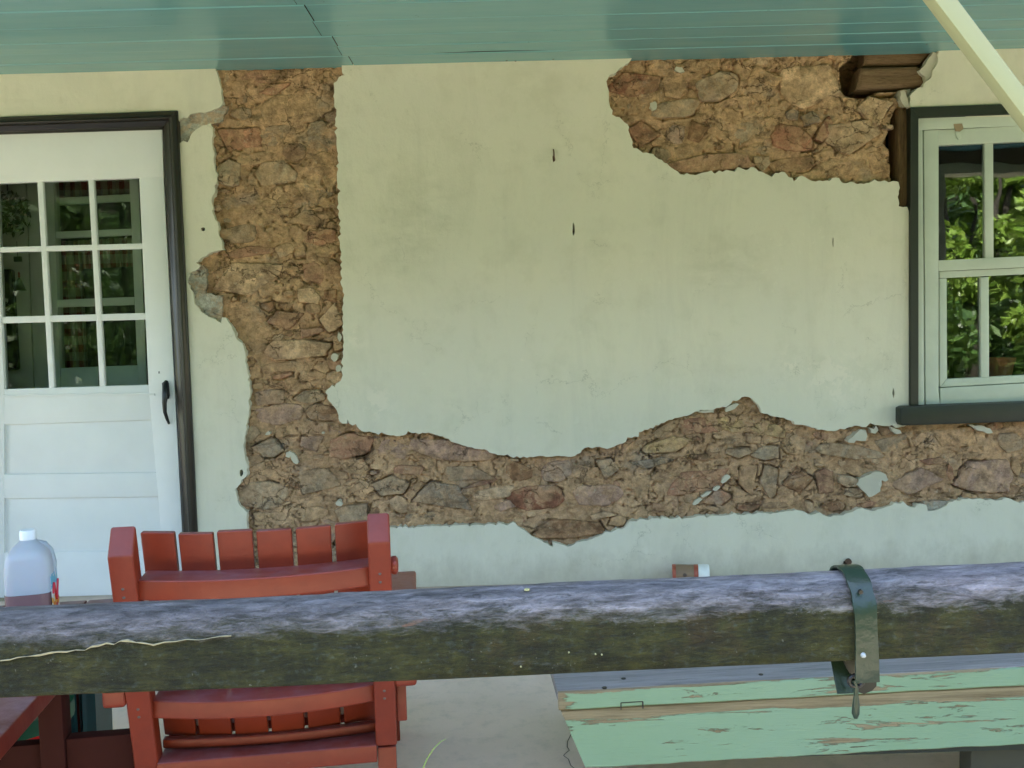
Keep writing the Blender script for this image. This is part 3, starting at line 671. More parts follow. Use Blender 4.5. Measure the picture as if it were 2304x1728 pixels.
# mortar bed as a height field
STEP = .0042
X0, X1, Z0, Z1 = -1.42, 2.46, -.02, 2.26
gx = np.arange(X0, X1, STEP); gz = np.arange(Z0, Z1, STEP)
GX, GZg = np.meshgrid(gx, gz)
near = np.zeros(GX.shape, bool)
ex = exposed(GX, GZg)
near = ex.copy()
for k in range(5):
    q = near.copy(); q[1:] |= near[:-1]; q[:-1] |= near[1:]; q[:, 1:] |= near[:, :-1]; q[:, :-1] |= near[:, 1:]; near = q
near &= ~inside(GX, GZg, XZ([(2056, 230), (2600, 230), (2600, 930), (2056, 930)]))
GX = GX + .0012*(vnoise(GX*300, GZg*300, 1)-.5); 
tr_ = fbm(GX*8, GZg*13, 23, 4)*3.2; tf = tr_-np.floor(tr_)
Y = .0385+.0100*fbm(GX*7, GZg*9, 21, 4)+.0050*fbm(GX*38, GZg*38, 31, 4)+.006*(np.floor(tr_)+np.clip((tf-.85)/.15, 0, 1))/3.2*2.2-.0035*np.maximum(0, fbm(GX*22, GZg*26, 51, 2))
rid = np.abs(fbm(GX*13, GZg*17, 61, 3)); Y += .020*np.clip(1-rid/.05, 0, 1)*np.clip(fbm(GX*5, GZg*5, 62, 2)*6, 0, 1)
pit = fbm(GX*60, GZg*60, 71, 2); Y += .016*np.clip((pit-.50)/.2, 0, 1)
crk = fbm(GX*9, GZg*9, 81, 3)
outs = []
for i, s in enumerate(stones):
    pl = outline(s, i); outs.append(pl)
    x, z, hw, hh, rot, c, pr = s
    m_ = max(hw, hh)*1.25+.02
    i0, i1 = max(0, int((x-m_-X0)/STEP)), min(len(gx), int((x+m_-X0)/STEP)+2)
    j0, j1 = max(0, int((z-m_-Z0)/STEP)), min(len(gz), int((z+m_-Z0)/STEP)+2)
    if i0 >= i1 or j0 >= j1: continue
    sx = GX[j0:j1, i0:i1]; sz = GZg[j0:j1, i0:i1]
    big = [(x+(a-x)*(1+.006/hw), z+(b-z)*(1+.006/hh)) for a, b in pl]
    small = [(x+(a-x)*(1-.004/hw), z+(b-z)*(1-.004/hh)) for a, b in pl]
    ri = inside(sx, sz, big) & ~inside(sx, sz, pl)
    inn = inside(sx, sz, small)
    cc = crk[j0:j1, i0:i1]; thr = (.42, .26, .12)[pr]
    Y[j0:j1, i0:i1] += np.where(ri, np.clip((cc-thr)/.10, 0, 1)*(.010, .016, .024)[pr], 0)
    Y[j0:j1, i0:i1] += np.where(inn, (.001, .0055, .0125)[pr], 0)
# the voids beside the lintel timbers and behind the upright
Y = np.where(inside(GX, GZg, XZ([(1897, 152), (1912, 128), (1942, 130), (1948, 150), (1936, 165), (1930, 205), (2030, 206), (2036, 214), (1930, 216), (1905, 210), (1900, 190)])), .33, Y)
Y = np.where(inside(GX, GZg, XZ([(2022, 240), (2012, 268), (2004, 300), (1994, 318), (2008, 336), (2012, 400), (2015, 470), (2060, 470), (2060, 240)])), .30, Y)
Y = np.where(inside(GX, GZg, XZ([(1925, 100), (2120, 100), (2100, 150), (2080, 198), (1925, 206)])), .33, Y)
idx = -np.ones(near.shape, int); cellok = near[:-1, :-1] & near[1:, :-1] & near[:-1, 1:] & near[1:, 1:]
use = np.zeros(near.shape, bool); use[:-1, :-1] |= cellok; use[1:, :-1] |= cellok; use[:-1, 1:] |= cellok; use[1:, 1:] |= cellok
idx[use] = np.arange(use.sum())
co = np.stack([GX[use], Y[use], GZg[use]], 1).astype(np.float32)
jj, ii = np.nonzero(cellok)
q = np.stack([idx[jj, ii], idx[jj, ii+1], idx[jj+1, ii+1], idx[jj+1, ii]], 1).astype(np.int32)
me = bpy.data.meshes.new('mortar_bed'); me.vertices.add(len(co)); me.vertices.foreach_set('co', co.ravel())
me.loops.add(q.size); me.loops.foreach_set('vertex_index', q.ravel())
me.polygons.add(len(q)); me.polygons.foreach_set('loop_start', np.arange(0, q.size, 4, dtype=np.int32))
me.update(calc_edges=True); me.validate()
mo = link_mesh('mortar_bed', me, M_MORTAR, house, smooth=True); mo['kind'] = 'stuff'
# the stones themselves
def in_view_stone(pl):
    xs = np.array([p[0] for p in pl]); zs = np.array([p[1] for p in pl]); cx, cz = xs.mean(), zs.mean()
    px_ = np.concatenate([xs, (xs+cx)/2, [cx]]); pz_ = np.concatenate([zs, (zs+cz)/2, [cz]])
    return exposed(px_, pz_).mean() > .15
nst = 0
for i, (s, pl) in enumerate(zip(stones, outs)):
    if not in_view_stone(pl): continue
    x, z, hw, hh, rot, c, pr = s; rr = random.Random(i*7+1)
    n = len(pl); y0 = (.0350, .0290, .0200)[pr]+rr.uniform(-.003, .004)
    tx, tz = rr.uniform(-.10, .10), rr.uniform(-.14, .10)
    rings = [(1.03, .034), (.985, .0085), (.94, .002), (.86, .0006), (.66, .0), (.42, -.0005), (.2, -.0005)]
    vs = []
    for k, (rk, dy) in enumerate(rings):
        for (px_, pz_) in pl:
            if k < 3:
                L = math.hypot(px_-x, pz_-z); f = 1-(1-rk)*min(1.6, .045/max(L, .01)) if k else 1.02
            else: f = rk
            vx, vz = x+(px_-x)*f, z+(pz_-z)*f
            vs.append([vx, dy, vz])
    vs.append([x, -.001, z])
    va = np.array(vs)
    nse = .0085*fbm(va[:, 0]*16+i*5.1, va[:, 2]*16, 100+i % 7, 3)+.0022*fbm(va[:, 0]*60, va[:, 2]*60+i, 110, 3)
    va[:, 1] += y0+nse+tx*(va[:, 0]-x)*.35+tz*(va[:, 2]-z)*.35
    fs = []
    for k in range(len(rings)-1):
        for j in range(n):
            a = k*n+j; b = k*n+(j+1) % n; fs.append((a, b, b+n, a+n))
    b0 = (len(rings)-1)*n
    for j in range(n): fs.append((b0+j, b0+(j+1) % n, len(vs)-1))
    va[:, 0] -= x; va[:, 2] -= z
    me = bpy.data.meshes.new('stone'); me.from_pydata([tuple(map(float, p)) for p in va], [], fs)
    me.flip_normals() if me.polygons[-1].normal.y > 0 else None
    o = link_mesh('brick' if c == 'o' and hw > .03 else 'stone', me, MST[c], house, smooth=True); o.location = (x, 0, z); nst += 1
print('stones', nst, 'mortar quads', len(q))

# ------------------------------------------------------------------ lintel timbers
def pprism(name, pts, y0, y1, mat, parent=house, bev=0.0, seg=2, lab=None):
    o = MB().prism(XZ(pts, y0), y0, y1).build(name, mat, parent, bev=bev, seg=seg)
    if lab: o['label'] = lab
    return o
def worn_beam(name, pts4, y0, y1, mat, n=26, amp=.004, seed=1, along='x', lab=None):
    # pts4: tl, tr, br, bl in photo pixels; rough hewn face
    (tl, tr, br, bl) = XZ(pts4, y0); m_ = 9; mb = MB(); V = []; F = []
    for i in range(n+1):
        t = i/n
        for j in range(m_+1):
            s = j/m_
            if along == 'x':
                ax = tl[0]+(tr[0]-tl[0])*t; az = tl[1]+(tr[1]-tl[1])*t; bx = bl[0]+(br[0]-bl[0])*t; bz = bl[1]+(br[1]-bl[1])*t
            else:
                ax = tl[0]+(bl[0]-tl[0])*t; az = tl[1]+(bl[1]-tl[1])*t; bx = tr[0]+(br[0]-tr[0])*t; bz = tr[1]+(br[1]-tr[1])*t
            X, Zz = ax+(bx-ax)*s, az+(bz-az)*s
            e = (abs(s-.5)*2)**8; e2 = (abs(t-.5)*2)**30
            yy = y0+amp*sfbm(X*(4 if along == 'x' else 40), Zz*(40 if along == 'x' else 4), seed, 3)+.012*e+.01*e2
            V.append((X, yy, Zz))
    for i in range(n):
        for j in range(m_):
            a = i*(m_+1)+j; F.append((a, a+1, a+m_+2, a+m_+1))
    N = len(V); ring = [i*(m_+1) for i in range(n+1)]+[n*(m_+1)+j for j in range(1, m_+1)]+[i*(m_+1)+m_ for i in range(n-1, -1, -1)]+[j for j in range(m_-1, 0, -1)]
    for k in ring: V.append((V[k][0], y1, V[k][2]))
    L = len(ring)
    for k in range(L): F.append((ring[k], ring[(k+1) % L], N+(k+1) % L, N+k))
    mb.add(V, F); o = mb.build(name, mat, house, smooth=True)
    if lab: o['label'] = lab
    return o
worn_beam('lintel_timber', [(1946, 112), (2104, 108), (2074, 143), (1946, 145)], .055, .14, M_TIMBER, seed=5, lab='upper lintel board tight under the ceiling')
worn_beam('lintel_timber', [(1940, 150), (2072, 148), (2082, 194), (1928, 201)], .030, .14, M_TIMBER, seed=6, amp=.005, lab='lower, thicker lintel timber with rounded end')
worn_beam('frame_timber', [(2021, 243), (2044, 241), (2046, 466), (2022, 465)], .022, .13, M_TIMBERV, seed=8, along='z', lab='brown upright timber exposed beside the window')

# ------------------------------------------------------------------ door
door = MB().add([(0, 0, 0)], []).build('door', None, house)
bpy.data.objects.remove(door); door = bpy.data.objects.new('door', None); COL.objects.link(door); door.parent = house
door['label'] = 'white half-glazed wooden door with nine panes'
def dp(name, pts, y0=.020, y1=.058, mat=None, bev=.0015): return pprism(name, pts, y0, y1, mat or M_WHITE, door, bev)
dp('top_rail', [(-64, 304), (365, 289), (368, 398), (-12, 413), (-60, 414)])
dp('stile', [(313, 400), (368, 398), (408, 1160), (418, 1345), (374, 1345), (366, 1240), (334, 866)], .0185, .060)
dp('lower_rail', [(8, 876), (334, 866), (352, 944), (4, 956)], .0205)
dp('lower_rail', [(2, 1068), (366, 1063), (368, 1117), (2, 1122)], .0205)
dp('bottom_rail', [(2, 1244), (370, 1240), (375, 1345), (2, 1348)], .0205)
dp('stile', [(-60, 414), (-10, 412), (9, 874), (9, 1348), (-24, 1350)], .0190, .060)
dp('panel', [(2, 950), (368, 942), (369, 1068), (3, 1072)], .032, .05)
dp('panel', [(4, 1118), (371, 1114), (372, 1244), (6, 1250)], .032, .05)
# drip moulding under the glass
mbm = MB()
for k in range(24):
    u0 = 6+k*14.2; u1 = u0+14.4; v0 = 888-(u0*.012)+1.6*math.sin(k*1.1); v1 = 888-(u1*.012)+1.6*math.sin((k+1)*1.1)
    mbm.prism(XZ([(u0, v0), (u1, v1), (u1, v1+5), (u0, v0+5)], .014), .014, .022)
mbm.build('glazing_bead', M_WHITE, door)
colL = [(-33, -9), (83, 95), (198, 210), (313, 326)]; colB = [(-3, 9), (110, 122), (224, 236), (335, 348)]
def colx(k, side, v): a = colL[k][side]; b = colB[k][side]; return a+(b-a)*(v-400)/(869-400)
rowL = [(395, 409), (556, 568), (713, 728), (870, 884)]; rowR = [(388, 400), (547, 560), (704, 719), (863, 876)]
def rowy(k, side, u): a = rowL[k][side]; b = rowR[k][side]; return a+(b-a)*(u+5)/335
for k in range(1, 3):     # vertical muntins
    dp('muntin', [(colx(k, 0, 396), 396), (colx(k, 1, 396), 395), (colx(k, 1, 878), 878), (colx(k, 0, 878), 879)], .024, .05, bev=.003)
for k in (1, 2):
    dp('muntin', [(-6, rowy(k, 0, -6)), (333, rowy(k, 0, 330)), (333, rowy(k, 1, 330)), (-6, rowy(k, 1, -6))], .0255, .0485, bev=.003)
for i in range(3):
    for k in range(3):
        u0a, u1a = colx(k, 1, 470+150*i)-9, colx(k+1, 0, 470+150*i)+9
        v0, v1 = rowy(i, 1, (u0a+u1a)/2)-6, rowy(i+1, 0, (u0a+u1a)/2)+6
        dp('pane', [(u0a, v0), (u1a, v0), (u1a, v1), (u0a, v1)], .040, .043, M_GLASSD, 0)
pprism('threshold', [(-30, 1352), (422, 1349), (424, 1366), (-30, 1368)], -.03, .09, plain('worn_threshold_wood', (.30, .25, .17), .8, v=.3), house, .003)
# latch with curved black pull
yb = .018
mh = MB()
pts = [(374, 858), (373, 867), (372, 885), (370, 906), (371, 927), (376, 943), (380, 953)]
off = [0, -.014, -.030, -.040, -.036, -.020, -.004]; rad = [.008, .013, .014, .010, .008, .007, .005]
mh.tube([(float(P(u, v, yb+o_)[0]), yb+o_, float(P(u, v, yb+o_)[2])) for (u, v), o_ in zip(pts, off)], rad, 10)
hp = mh.build('handle', M_IRON, door, smooth=True)
pprism('latch_plate', [(364, 862), (372, 856), (379, 862), (381, 890), (379, 898), (365, 896)], .012, .021, M_IRON, door, .002)
pprism('keyhole', [(356, 836), (359, 835), (360, 840), (357, 841)], .0185, .021, M_IRON, door)

def casing(path_in, path_out, steps, name, mat, parent=house, lab=None):
    # profile across the casing: (fraction from inner to outer, y)
    for seg in range(len(path_in)-1):
        V = []; F = []; n = len(steps)
        for e in (seg, seg+1):
            for (t, y) in steps:
                u = path_in[e][0]+(path_out[e][0]-path_in[e][0])*t; v = path_in[e][1]+(path_out[e][1]-path_in[e][1])*t
                p = P(u, v, 0); V.append((p[0], y, p[2]))
            V.append((V[-1][0], .055, V[-1][2]))
            V.append((V[-n-1][0], .055, V[-n-1][2]))
        m_ = n+2
        F = [(i, (i+1) % m_, m_+(i+1) % m_, m_+i) for i in range(m_)]+[tuple(range(m_-1, -1, -1)), tuple(range(m_, 2*m_))]
        o = MB().add(V, F).build(name, mat, parent, bev=.0012, seg=1)
        if lab: o['label'] = lab
prof = [(0, .008), (.10, .004), (.13, -.006), (.45, -.010), (.50, -.022), (.58, -.026), (.66, -.020), (.72, -.016), (.93, -.018), (1, -.012)]
casing([(-24, 1350), (-64, 303), (364, 290), (418, 1348)], [(-58, 1350), (-102, 268), (401, 250), (453, 1348)], prof, 'door_casing', M_DARK, lab='black-brown moulded door casing')

# ------------------------------------------------------------------ window
win = bpy.data.objects.new('window', None); COL.objects.link(win); win.parent = house
win['label'] = 'white sash window in dark trim reflecting green leaves'
def wp(name, pts, y0, y1, mat=M_WINW, bev=.0015): return pprism(name, pts, y0, y1, mat, win, bev)
UR = 2560
casing([(2064, 920), (2064, 266), (2540, 249), (2532, 905)], [(2044.6, 920), (2044.6, 243), (2566, 224), (2556, 905)], [(0, .004), (.04, -.016), (.96, -.018), (1, -.010)], 'window_casing', M_DARKG, lab='flat dark green window casing')
pprism('window_sill', [(2026, 919), (2034, 915), (2576, 895), (2576, 939), (2030, 958), (2026, 950)], -.052, .05, M_DARKG, house, .004)
wp('frame', [(2062, 262), (2540, 244), (2540, 272), (2078, 292), (2064, 292)], .006, .05)
wp('frame', [(2064, 292), (2076, 292), (2080, 914), (2066, 916)], .0065, .05)
wp('stile', [(2079, 294), (2112, 292), (2112, 880), (2115, 913), (2083, 914)], .014, .05)
wp('top_rail', [(2112, 293), (2478, 274), (2478, 310), (2112, 327)], .0145, .05)
wp('meeting_rail', [(2112, 586), (2478, 568), (2478, 594), (2112, 610)], .0125, .05)
wp('bottom_rail', [(2116, 873), (2478, 853), (2478, 896), (2116, 913)], .0142, .05)
wp('lower_sash_rail', [(2114, 611), (2478, 595), (2478, 609), (2114, 626)], .026, .06)
wp('lower_sash_stile', [(2114, 627), (2130, 626), (2131, 852), (2115, 871)], .0262, .06)
wp('lower_sash_rail', [(2131, 853), (2478, 835), (2478, 851), (2116, 871)], .0258, .06)
for k in range(2):
    du = (0, 130)[k]
    wp('muntin', [(2216+du, 322-du*.035), (2235+du, 321-du*.035), (2236+du, 586-du*.035), (2217+du, 587-du*.035)], .022, .045, bev=.003)
    wp('muntin', [(2207+du, 624-du*.035), (2225+du, 623-du*.035), (2226+du, 853-du*.035), (2208+du, 854-du*.035)], .030, .055, bev=.003)
for k in range(3):
    a = (2108, 2232, 2360)[k]; b = (2220, 2350, 2482)[k]
    wp('pane', [(a, 322-k*4), (b, 320-k*4), (b, 590-k*4), (a, 592-k*4)], .034, .037, M_GLASS, 0)
    a2 = (2127, 2235, 2366)[k]; b2 = (2212, 2342, 2482)[k]
    wp('pane', [(a2-(14 if k else 0), 622-k*4), (b2, 620-k*4), (b2, 856-k*4), (a2-(14 if k else 0), 858-k*4)], .045, .048, M_GLASSL, 0)
wp('stile', [(2478, 280), (2512, 278), (2508, 896), (2474, 897)], .0138, .05)
wp('frame', [(2512, 262), (2542, 261), (2534, 896), (2508, 897)], .0062, .05)
# old hook mark on the top rail
pprism('hook_plate', [(2146, 279), (2165, 278), (2168, 290), (2160, 296), (2150, 295)], .003, .006, plain('bare_rusty_patch', (.33, .24, .14), .8), win)
pprism('hook', [(2150, 298), (2158, 292), (2163, 300), (2164, 310), (2156, 314), (2152, 308)], .008, .014, M_WINW, win, .002)

# ------------------------------------------------------------------ rooms behind the glass
room = MB()
def quadbox_in(mb, a, b, left=True):   # a room seen from inside, left side optional, open towards the wall (y = a[1])
    x0, y0, z0 = a; x1, y1, z1 = b
    mb.box((x0, y1, z0), (x1, y1+.05, z1)); 
    if left: mb.box((x0-.05, y0, z0), (x0, y1, z1))
    mb.box((x1, y0, z0), (x1+.05, y1, z1))
    mb.box((x0, y0, z1), (x1, y1, z1+.05)); mb.box((x0, y0, z0-.05), (x1, y1, z0))
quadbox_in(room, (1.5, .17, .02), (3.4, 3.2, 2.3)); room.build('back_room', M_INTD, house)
hall = MB(); quadbox_in(hall, (-6, .17, .02), (-1.25, .95, 2.3), False); hall.build('entry_hall', M_INT, house)  # left wall left out so that daylight fills the hall
wl = MB(); wl.box((-1.42, .06, -.02), (-1.21, .17, 2.3)); wl.build('inner_wall_edge', M_INT, house); MB().box((1.764, .052, .70), (1.80, .17, 2.03)).build('inner_wall_edge', M_INT, house)
bw = MB(); bw.box((-1.4, .36, GZ), (1.75, .50, 2.5)); bw.box((1.7, .16, GZ), (6, .34, .72)); bw.box((1.7, .16, 2.02), (6, .34, 2.5)); bw.box((3.35, .16, .7), (6, .34, 2.1)); bw.box((-6, .16, GZ), (-2.5, .17, 2.5)); bw.build('wall_core', M_MORTAR, house)
# a second sash window stands inside, behind the door glass
YI = .46
isash = empty('inner_sash_window', 'grey inner sash window seen through the right panes of the door', 'window')
def ip(name, pts, y0=YI, y1=YI+.04, mat=None, parent=None, bev=.002):
    return MB().prism(XZ(pts, y0), y0, y1).build(name, mat or M_INTW, parent or isash, bev=bev)
M_INTW = plain('inner_window_grey_paint', (.50, .55, .49), .45, v=.06)
ip('frame', [(100, 380), (119, 380), (136, 880), (108, 880)], YI-.01, YI+.05)
ip('frame', [(290, 380), (310, 380), (332, 900), (312, 900)], YI-.01, YI+.05)
ip('rail', [(112, 522), (300, 514), (300, 528), (112, 537)])
ip('rail', [(112, 446), (300, 436), (300, 452), (112, 462)], YI+.05, YI+.08)
ip('meeting_rail', [(120, 675), (302, 668), (302, 686), (120, 692)], YI-.004)
ip('bottom_rail', [(124, 829), (312, 822), (314, 900), (124, 905)])
ip('pane', [(116, 380), (296, 380), (300, 520), (116, 526)], YI+.02, YI+.023, M_GLASSD, bev=0)
ip('pane', [(116, 532), (298, 524), (304, 672), (124, 678)], YI+.02, YI+.023, M_GLASSD, bev=0)
ip('pane', [(122, 688), (304, 682), (312, 826), (130, 832)], YI+.02, YI+.023, M_GLASSD, bev=0)
# grey boarded wall beside and under the sash
pw = empty('inner_wall', 'grey boarded partition seen through the left panes of the door', 'wall')
ip('board', [(-900, 380), (56, 380), (76, 905), (-900, 905)], YI, YI+.03, M_INT, pw, .003)
ip('board', [(59, 380), (99, 380), (112, 905), (79, 905)], YI, YI+.03, M_INT, pw, .003)
ip('board', [(-900, 908), (420, 906), (430, 1420), (-900, 1420)], YI, YI+.03, M_INT, pw, .003)
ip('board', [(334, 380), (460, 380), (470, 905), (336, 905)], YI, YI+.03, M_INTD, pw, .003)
MB().box((-2.35, YI+.30, .4), (-1.3, YI+.33, 2.28)).build('dark_room_backdrop', M_INTD, pw); MB().box((-2.36, YI+.04, .4), (-2.33, YI+.30, 2.28)).build('dark_room_side_sheet', M_INTD, pw)  # added dark sheets stand in for the unlit room behind the sash
def mk_check():
    m = NM('red_check_curtain')
    s = m.sep(world=True)
    cx = m.math('GREATER_THAN', m.math('FRACT', m.math('MULTIPLY', s[0], 17.0)), .55); cz = m.math('GREATER_THAN', m.math('FRACT', m.math('MULTIPLY', s[2], 13.0)), .55)
    a = m.math('MULTIPLY', m.math('ADD', cx, cz), .5)
    col = m.mix(a, (.34, .33, .27), (.20, .045, .04))
    return m.fin(col, .9, m.bump(m.noise(30, 3, .6, world=True), .3, .01), .1)
M_CHECK = mk_check()
def curtain(name, pts, label, y=YI+.11, folds=7):
    (tl, tr, br, bl) = XZ(pts, y); V = []; F = []; n, m_ = 48, 6
    for i in range(n+1):
        t = i/n
        for j in range(m_+1):
            s = j/m_
            V.append((tl[0]+(tr[0]-tl[0])*t+(bl[0]-tl[0])*s, y+.012*math.sin(t*folds*6.28)+.004*math.sin(t*folds*17+s*3), tl[1]+(tr[1]-tl[1])*t+(bl[1]-tl[1])*s))
    for i in range(n):
        for j in range(m_): a = i*(m_+1)+j; F.append((a, a+1, a+m_+2, a+m_+1))
    o = MB().add(V, F).build(name, M_CHECK, None, smooth=True); o.modifiers.new('thickness', 'SOLIDIFY').thickness = .002
    return tag(o, label, 'curtain')
curtain('cafe_curtain', [(104, 545), (182, 541), (190, 836), (120, 840)], 'red checked curtain drawn to the left side of the inner sash window')
curtain('curtain_valance', [(104, 385), (300, 378), (302, 442), (108, 450)], 'faded red checked valance across the top of the inner sash', folds=12)
curtain('curtain_tier', [(180, 541), (304, 534), (306, 598), (182, 606)], 'short checked curtain heading in the middle of the inner sash', folds=9)
# things hanging by the door glass
def leafball(name, c, r, n, ls, mat, parent=None, sq=(1, 1, 1), seed=0):
    rr = np.random.RandomState(seed); d = rr.normal(size=(n, 3)); d /= np.linalg.norm(d, axis=1)[:, None]
    p = d*(rr.uniform(.25, 1, n)[:, None]**.6)*r*np.array(sq)+np.array(c)
    return leaves(name, p, ls, mat, parent, seed)
def leaves(name, p, ls, mat, parent=None, seed=0, up=.3):
    rr = np.random.RandomState(seed+5); n = len(p)
    a = rr.normal(size=(n, 3)); a[:, 2] -= .2; a /= np.linalg.norm(a, axis=1)[:, None]
    b = np.cross(a, rr.normal(size=(n, 3))); b /= np.linalg.norm(b, axis=1)[:, None]
    s = ls*rr.uniform(.6, 1.3, n)[:, None]
    nrm = np.cross(a, b)
    v = np.stack([p-a*s, p+b*s*.42+nrm*s*.12, p+a*s, p-b*s*.42+nrm*s*.12], 1).reshape(-1, 3).astype(np.float32)
    me = bpy.data.meshes.new(name); me.vertices.add(4*n); me.vertices.foreach_set('co', v.ravel())
    me.loops.add(4*n); me.loops.foreach_set('vertex_index', np.arange(4*n, dtype=np.int32)); me.polygons.add(n)
    me.polygons.foreach_set('loop_start', np.arange(0, 4*n, 4, dtype=np.int32)); me.update(calc_edges=True)
    return link_mesh(name, me, mat, parent)
def mk_leaf(name, a, b, trans=.25):
    m = NM(name); g = m.n('ShaderNodeNewGeometry')
    col = m.mix(g.outputs['Random Per Island'], a, b)
    m.fin(col, .35, None, .5)
    t = m.n('ShaderNodeBsdfTranslucent'); m.set(t.inputs[0], m.mix(.5, col, (.15, .25, .02)))
    mx = m.n('ShaderNodeMixShader'); mx.inputs[0].default_value = trans
    m.set(mx.inputs[1], m.b.outputs[0]); m.set(mx.inputs[2], t.outputs[0]); m.set(m.out.inputs[0], mx.outputs[0]); return m.m
M_HOUSEPL = mk_leaf('dried_wreath_leaf', (.03, .05, .02), (.10, .09, .05))
M_FLOW = plain('dried_flower', (.5, .42, .30), .8)
yh = .30
wc = P(20, 480, yh)
wr = empty('hanging_plant', 'dark dried foliage with pale flowers hanging behind the top left pane of the door', 'plant', tuple(wc))
lb = leafball('foliage', (0, 0, 0), .1, 320, .018, M_HOUSEPL, wr, (1, .4, 1.1), 3)
lb2 = leafball('flower', (0, -.03, 0), .09, 26, .010, M_FLOW, wr, (1, .3, 1), 4); lb2['kind'] = 'stuff'; lb['kind'] = 'stuff'
MB().tube([(.0, 0, .1), (0, 0, .16), (.02, 0, .22)], .003, 6).build('hanger', M_IRON, wr)
M_BELLG = plain('tarnished_bell_green', (.07, .10, .04), .4)
bc = P(44, 640, yh)
bl_ = empty('hanging_bell', 'small green bell ornament hanging on the left side behind the middle row of door panes', 'ornament', tuple(bc))
MB().lathe([(.002, .03), (.006, .027), (.012, .018), (.017, .0), (.024, -.022), (.028, -.028), (.02, -.026)], n=16).build('bell', M_BELLG, bl_, smooth=True)
MB().lathe([(.001, .058), (.005, .05), (.004, .04), (.006, .034), (.002, .029)], n=10).build('finial', plain('bell_red', (.25, .03, .02), .5), bl_, smooth=True)
cc = P(40, 583, yh)
cr = empty('hanging_box', 'tiny dark square ornament above the green bell behind the door glass', 'ornament', tuple(cc))
MB().box((-.016, -.008, -.012), (.016, .008, .012)).build('box', M_BELLG, cr, bev=.003); MB().tube([(0, 0, .012), (0, 0, .08)], .0012, 5).build('string', M_IRON, cr)
ph = empty('wall_telephone', 'long dark rounded wall hanging at the left edge behind the lower door panes', 'wall hanging', tuple(P(14, 720, YI-.03)))
MB().box((-.055, -.02, -.235), (.045, .028, .235)).build('body', plain('black_gloss', (.02, .02, .022), .25), ph, bev=.018, seg=4)
lbx = leafball('painted_flowers', (-.005, -.024, .05), .045, 40, .012, plain('white_petals', (.5, .5, .45), .6), ph, (1, .05, 1.4), 9); lbx['kind'] = 'stuff'
# flower pot on the inside sill of the right window
pp = PZ(2248, 858, .80); pc = P(2250, 852, .22)
pot = empty('flower_pot', 'small terracotta pot standing inside the right window behind the lower sash', 'flower pot', (float(pc[0]), .22, float(pc[2])))
MB().lathe([(.001, 0), (.045, 0), (.058, .07), (.064, .07), (.066, .095), (.058, .095), (.05, .08), (.001, .078)], n=24).build('pot', plain('terracotta', (.42, .16, .07), .8), pot, smooth=True)
sb = MB().box((1.76, .10, float(pc[2])-.03), (3.35, .34, float(pc[2]))).build('inner_sill', M_INTD, house)

# ------------------------------------------------------------------ porch ceiling
M_GAPSHADE = plain('shaded_board_edge', (.02, .022, .018), .9)  # unpainted board edges, coloured near black for the shade in the gaps
def ZCy(x, y): return ZC+.0015*(x)
def board(y0, y1, x0, x1, sag=None, seed=0, th=.02):
    n = 40; V = []; F = []; rr = random.Random(seed)
    dz = rr.uniform(-.0012, .0012)
    for i in range(n+1):
        x = x0+(x1-x0)*i/n; a = y0; b = y1
        if sag:
            t = (x-sag[0])/(sag[1]-sag[0]); bul = sag[2]*math.sin(math.pi*t)**2 if 0 < t < 1 else 0; b -= bul
        w1 = .0008*sfbm(x*2, seed*3.1, 3, 2)
        z = ZC+dz+.0018*sfbm(x*1.2, seed*1.7, 8, 2)+.0015*x
        V += [(x, a+.0045, z), (x, b-.0045+w1, z), (x, b+w1-.001, z+.0045), (x, b+w1-.001, z+th), (x, a+.001, z+th), (x, a+.001, z+.0045)]
    for i in range(n):
        for k in range(6): F.append((i*6+k, i*6+(k+1) % 6, (i+1)*6+(k+1) % 6, (i+1)*6+k))
    F += [(5, 4, 3, 2, 1, 0), tuple(n*6+k for k in range(6))]
    o = MB().add(V, F).build('ceiling_board', M_CEIL, house); o.data.materials.append(M_GAPSHADE)
    for p_ in o.data.polygons:
        if abs(p_.normal.z) < .5: p_.material_index = 1
    return o
xs_joint = -.58
edges_y = [.045, -.143, -.289, -.43]
yv = -.43
while yv > -2.8: yv -= .188; edges_y.append(yv)
for i in range(len(edges_y)-1):
    b, a = edges_y[i], edges_y[i+1]
    j = xs_joint+(.0, -.012, .006, -.02)[i % 4]+(-.012*i if i < 8 else -1.3)
    sg = (-.48, .42, .030) if i == 1 else (1.0, 3.2, .010) if i == 2 else None
    board(a+.0008, b-.0008, -3.5, j-.0015, None, i*2)
    board(a+.0008, b-.0008, j+.0015, 3.6, sg, i*2+1)
nb = MB()
MB().box((-3.6, -2.82, ZC+.03), (3.7, .05, ZC+.06)).build('ceiling_backing', M_INTD, house)
for i, (u, v) in enumerate([(2085, 100), (2148, 99), (1140, 136), (1245, 133), (1160, 137)]):
    p = P(u, v, -.0); q = PZ(u, v, ZC)
    MB().lathe([(.001, -.0025), (.0035, -.002), (.004, .0), (.001, .001)], (float(q[0]), float(q[1]), ZC-.0005+.0015*float(q[0])), 8).build('nail_head', M_IRON, house)
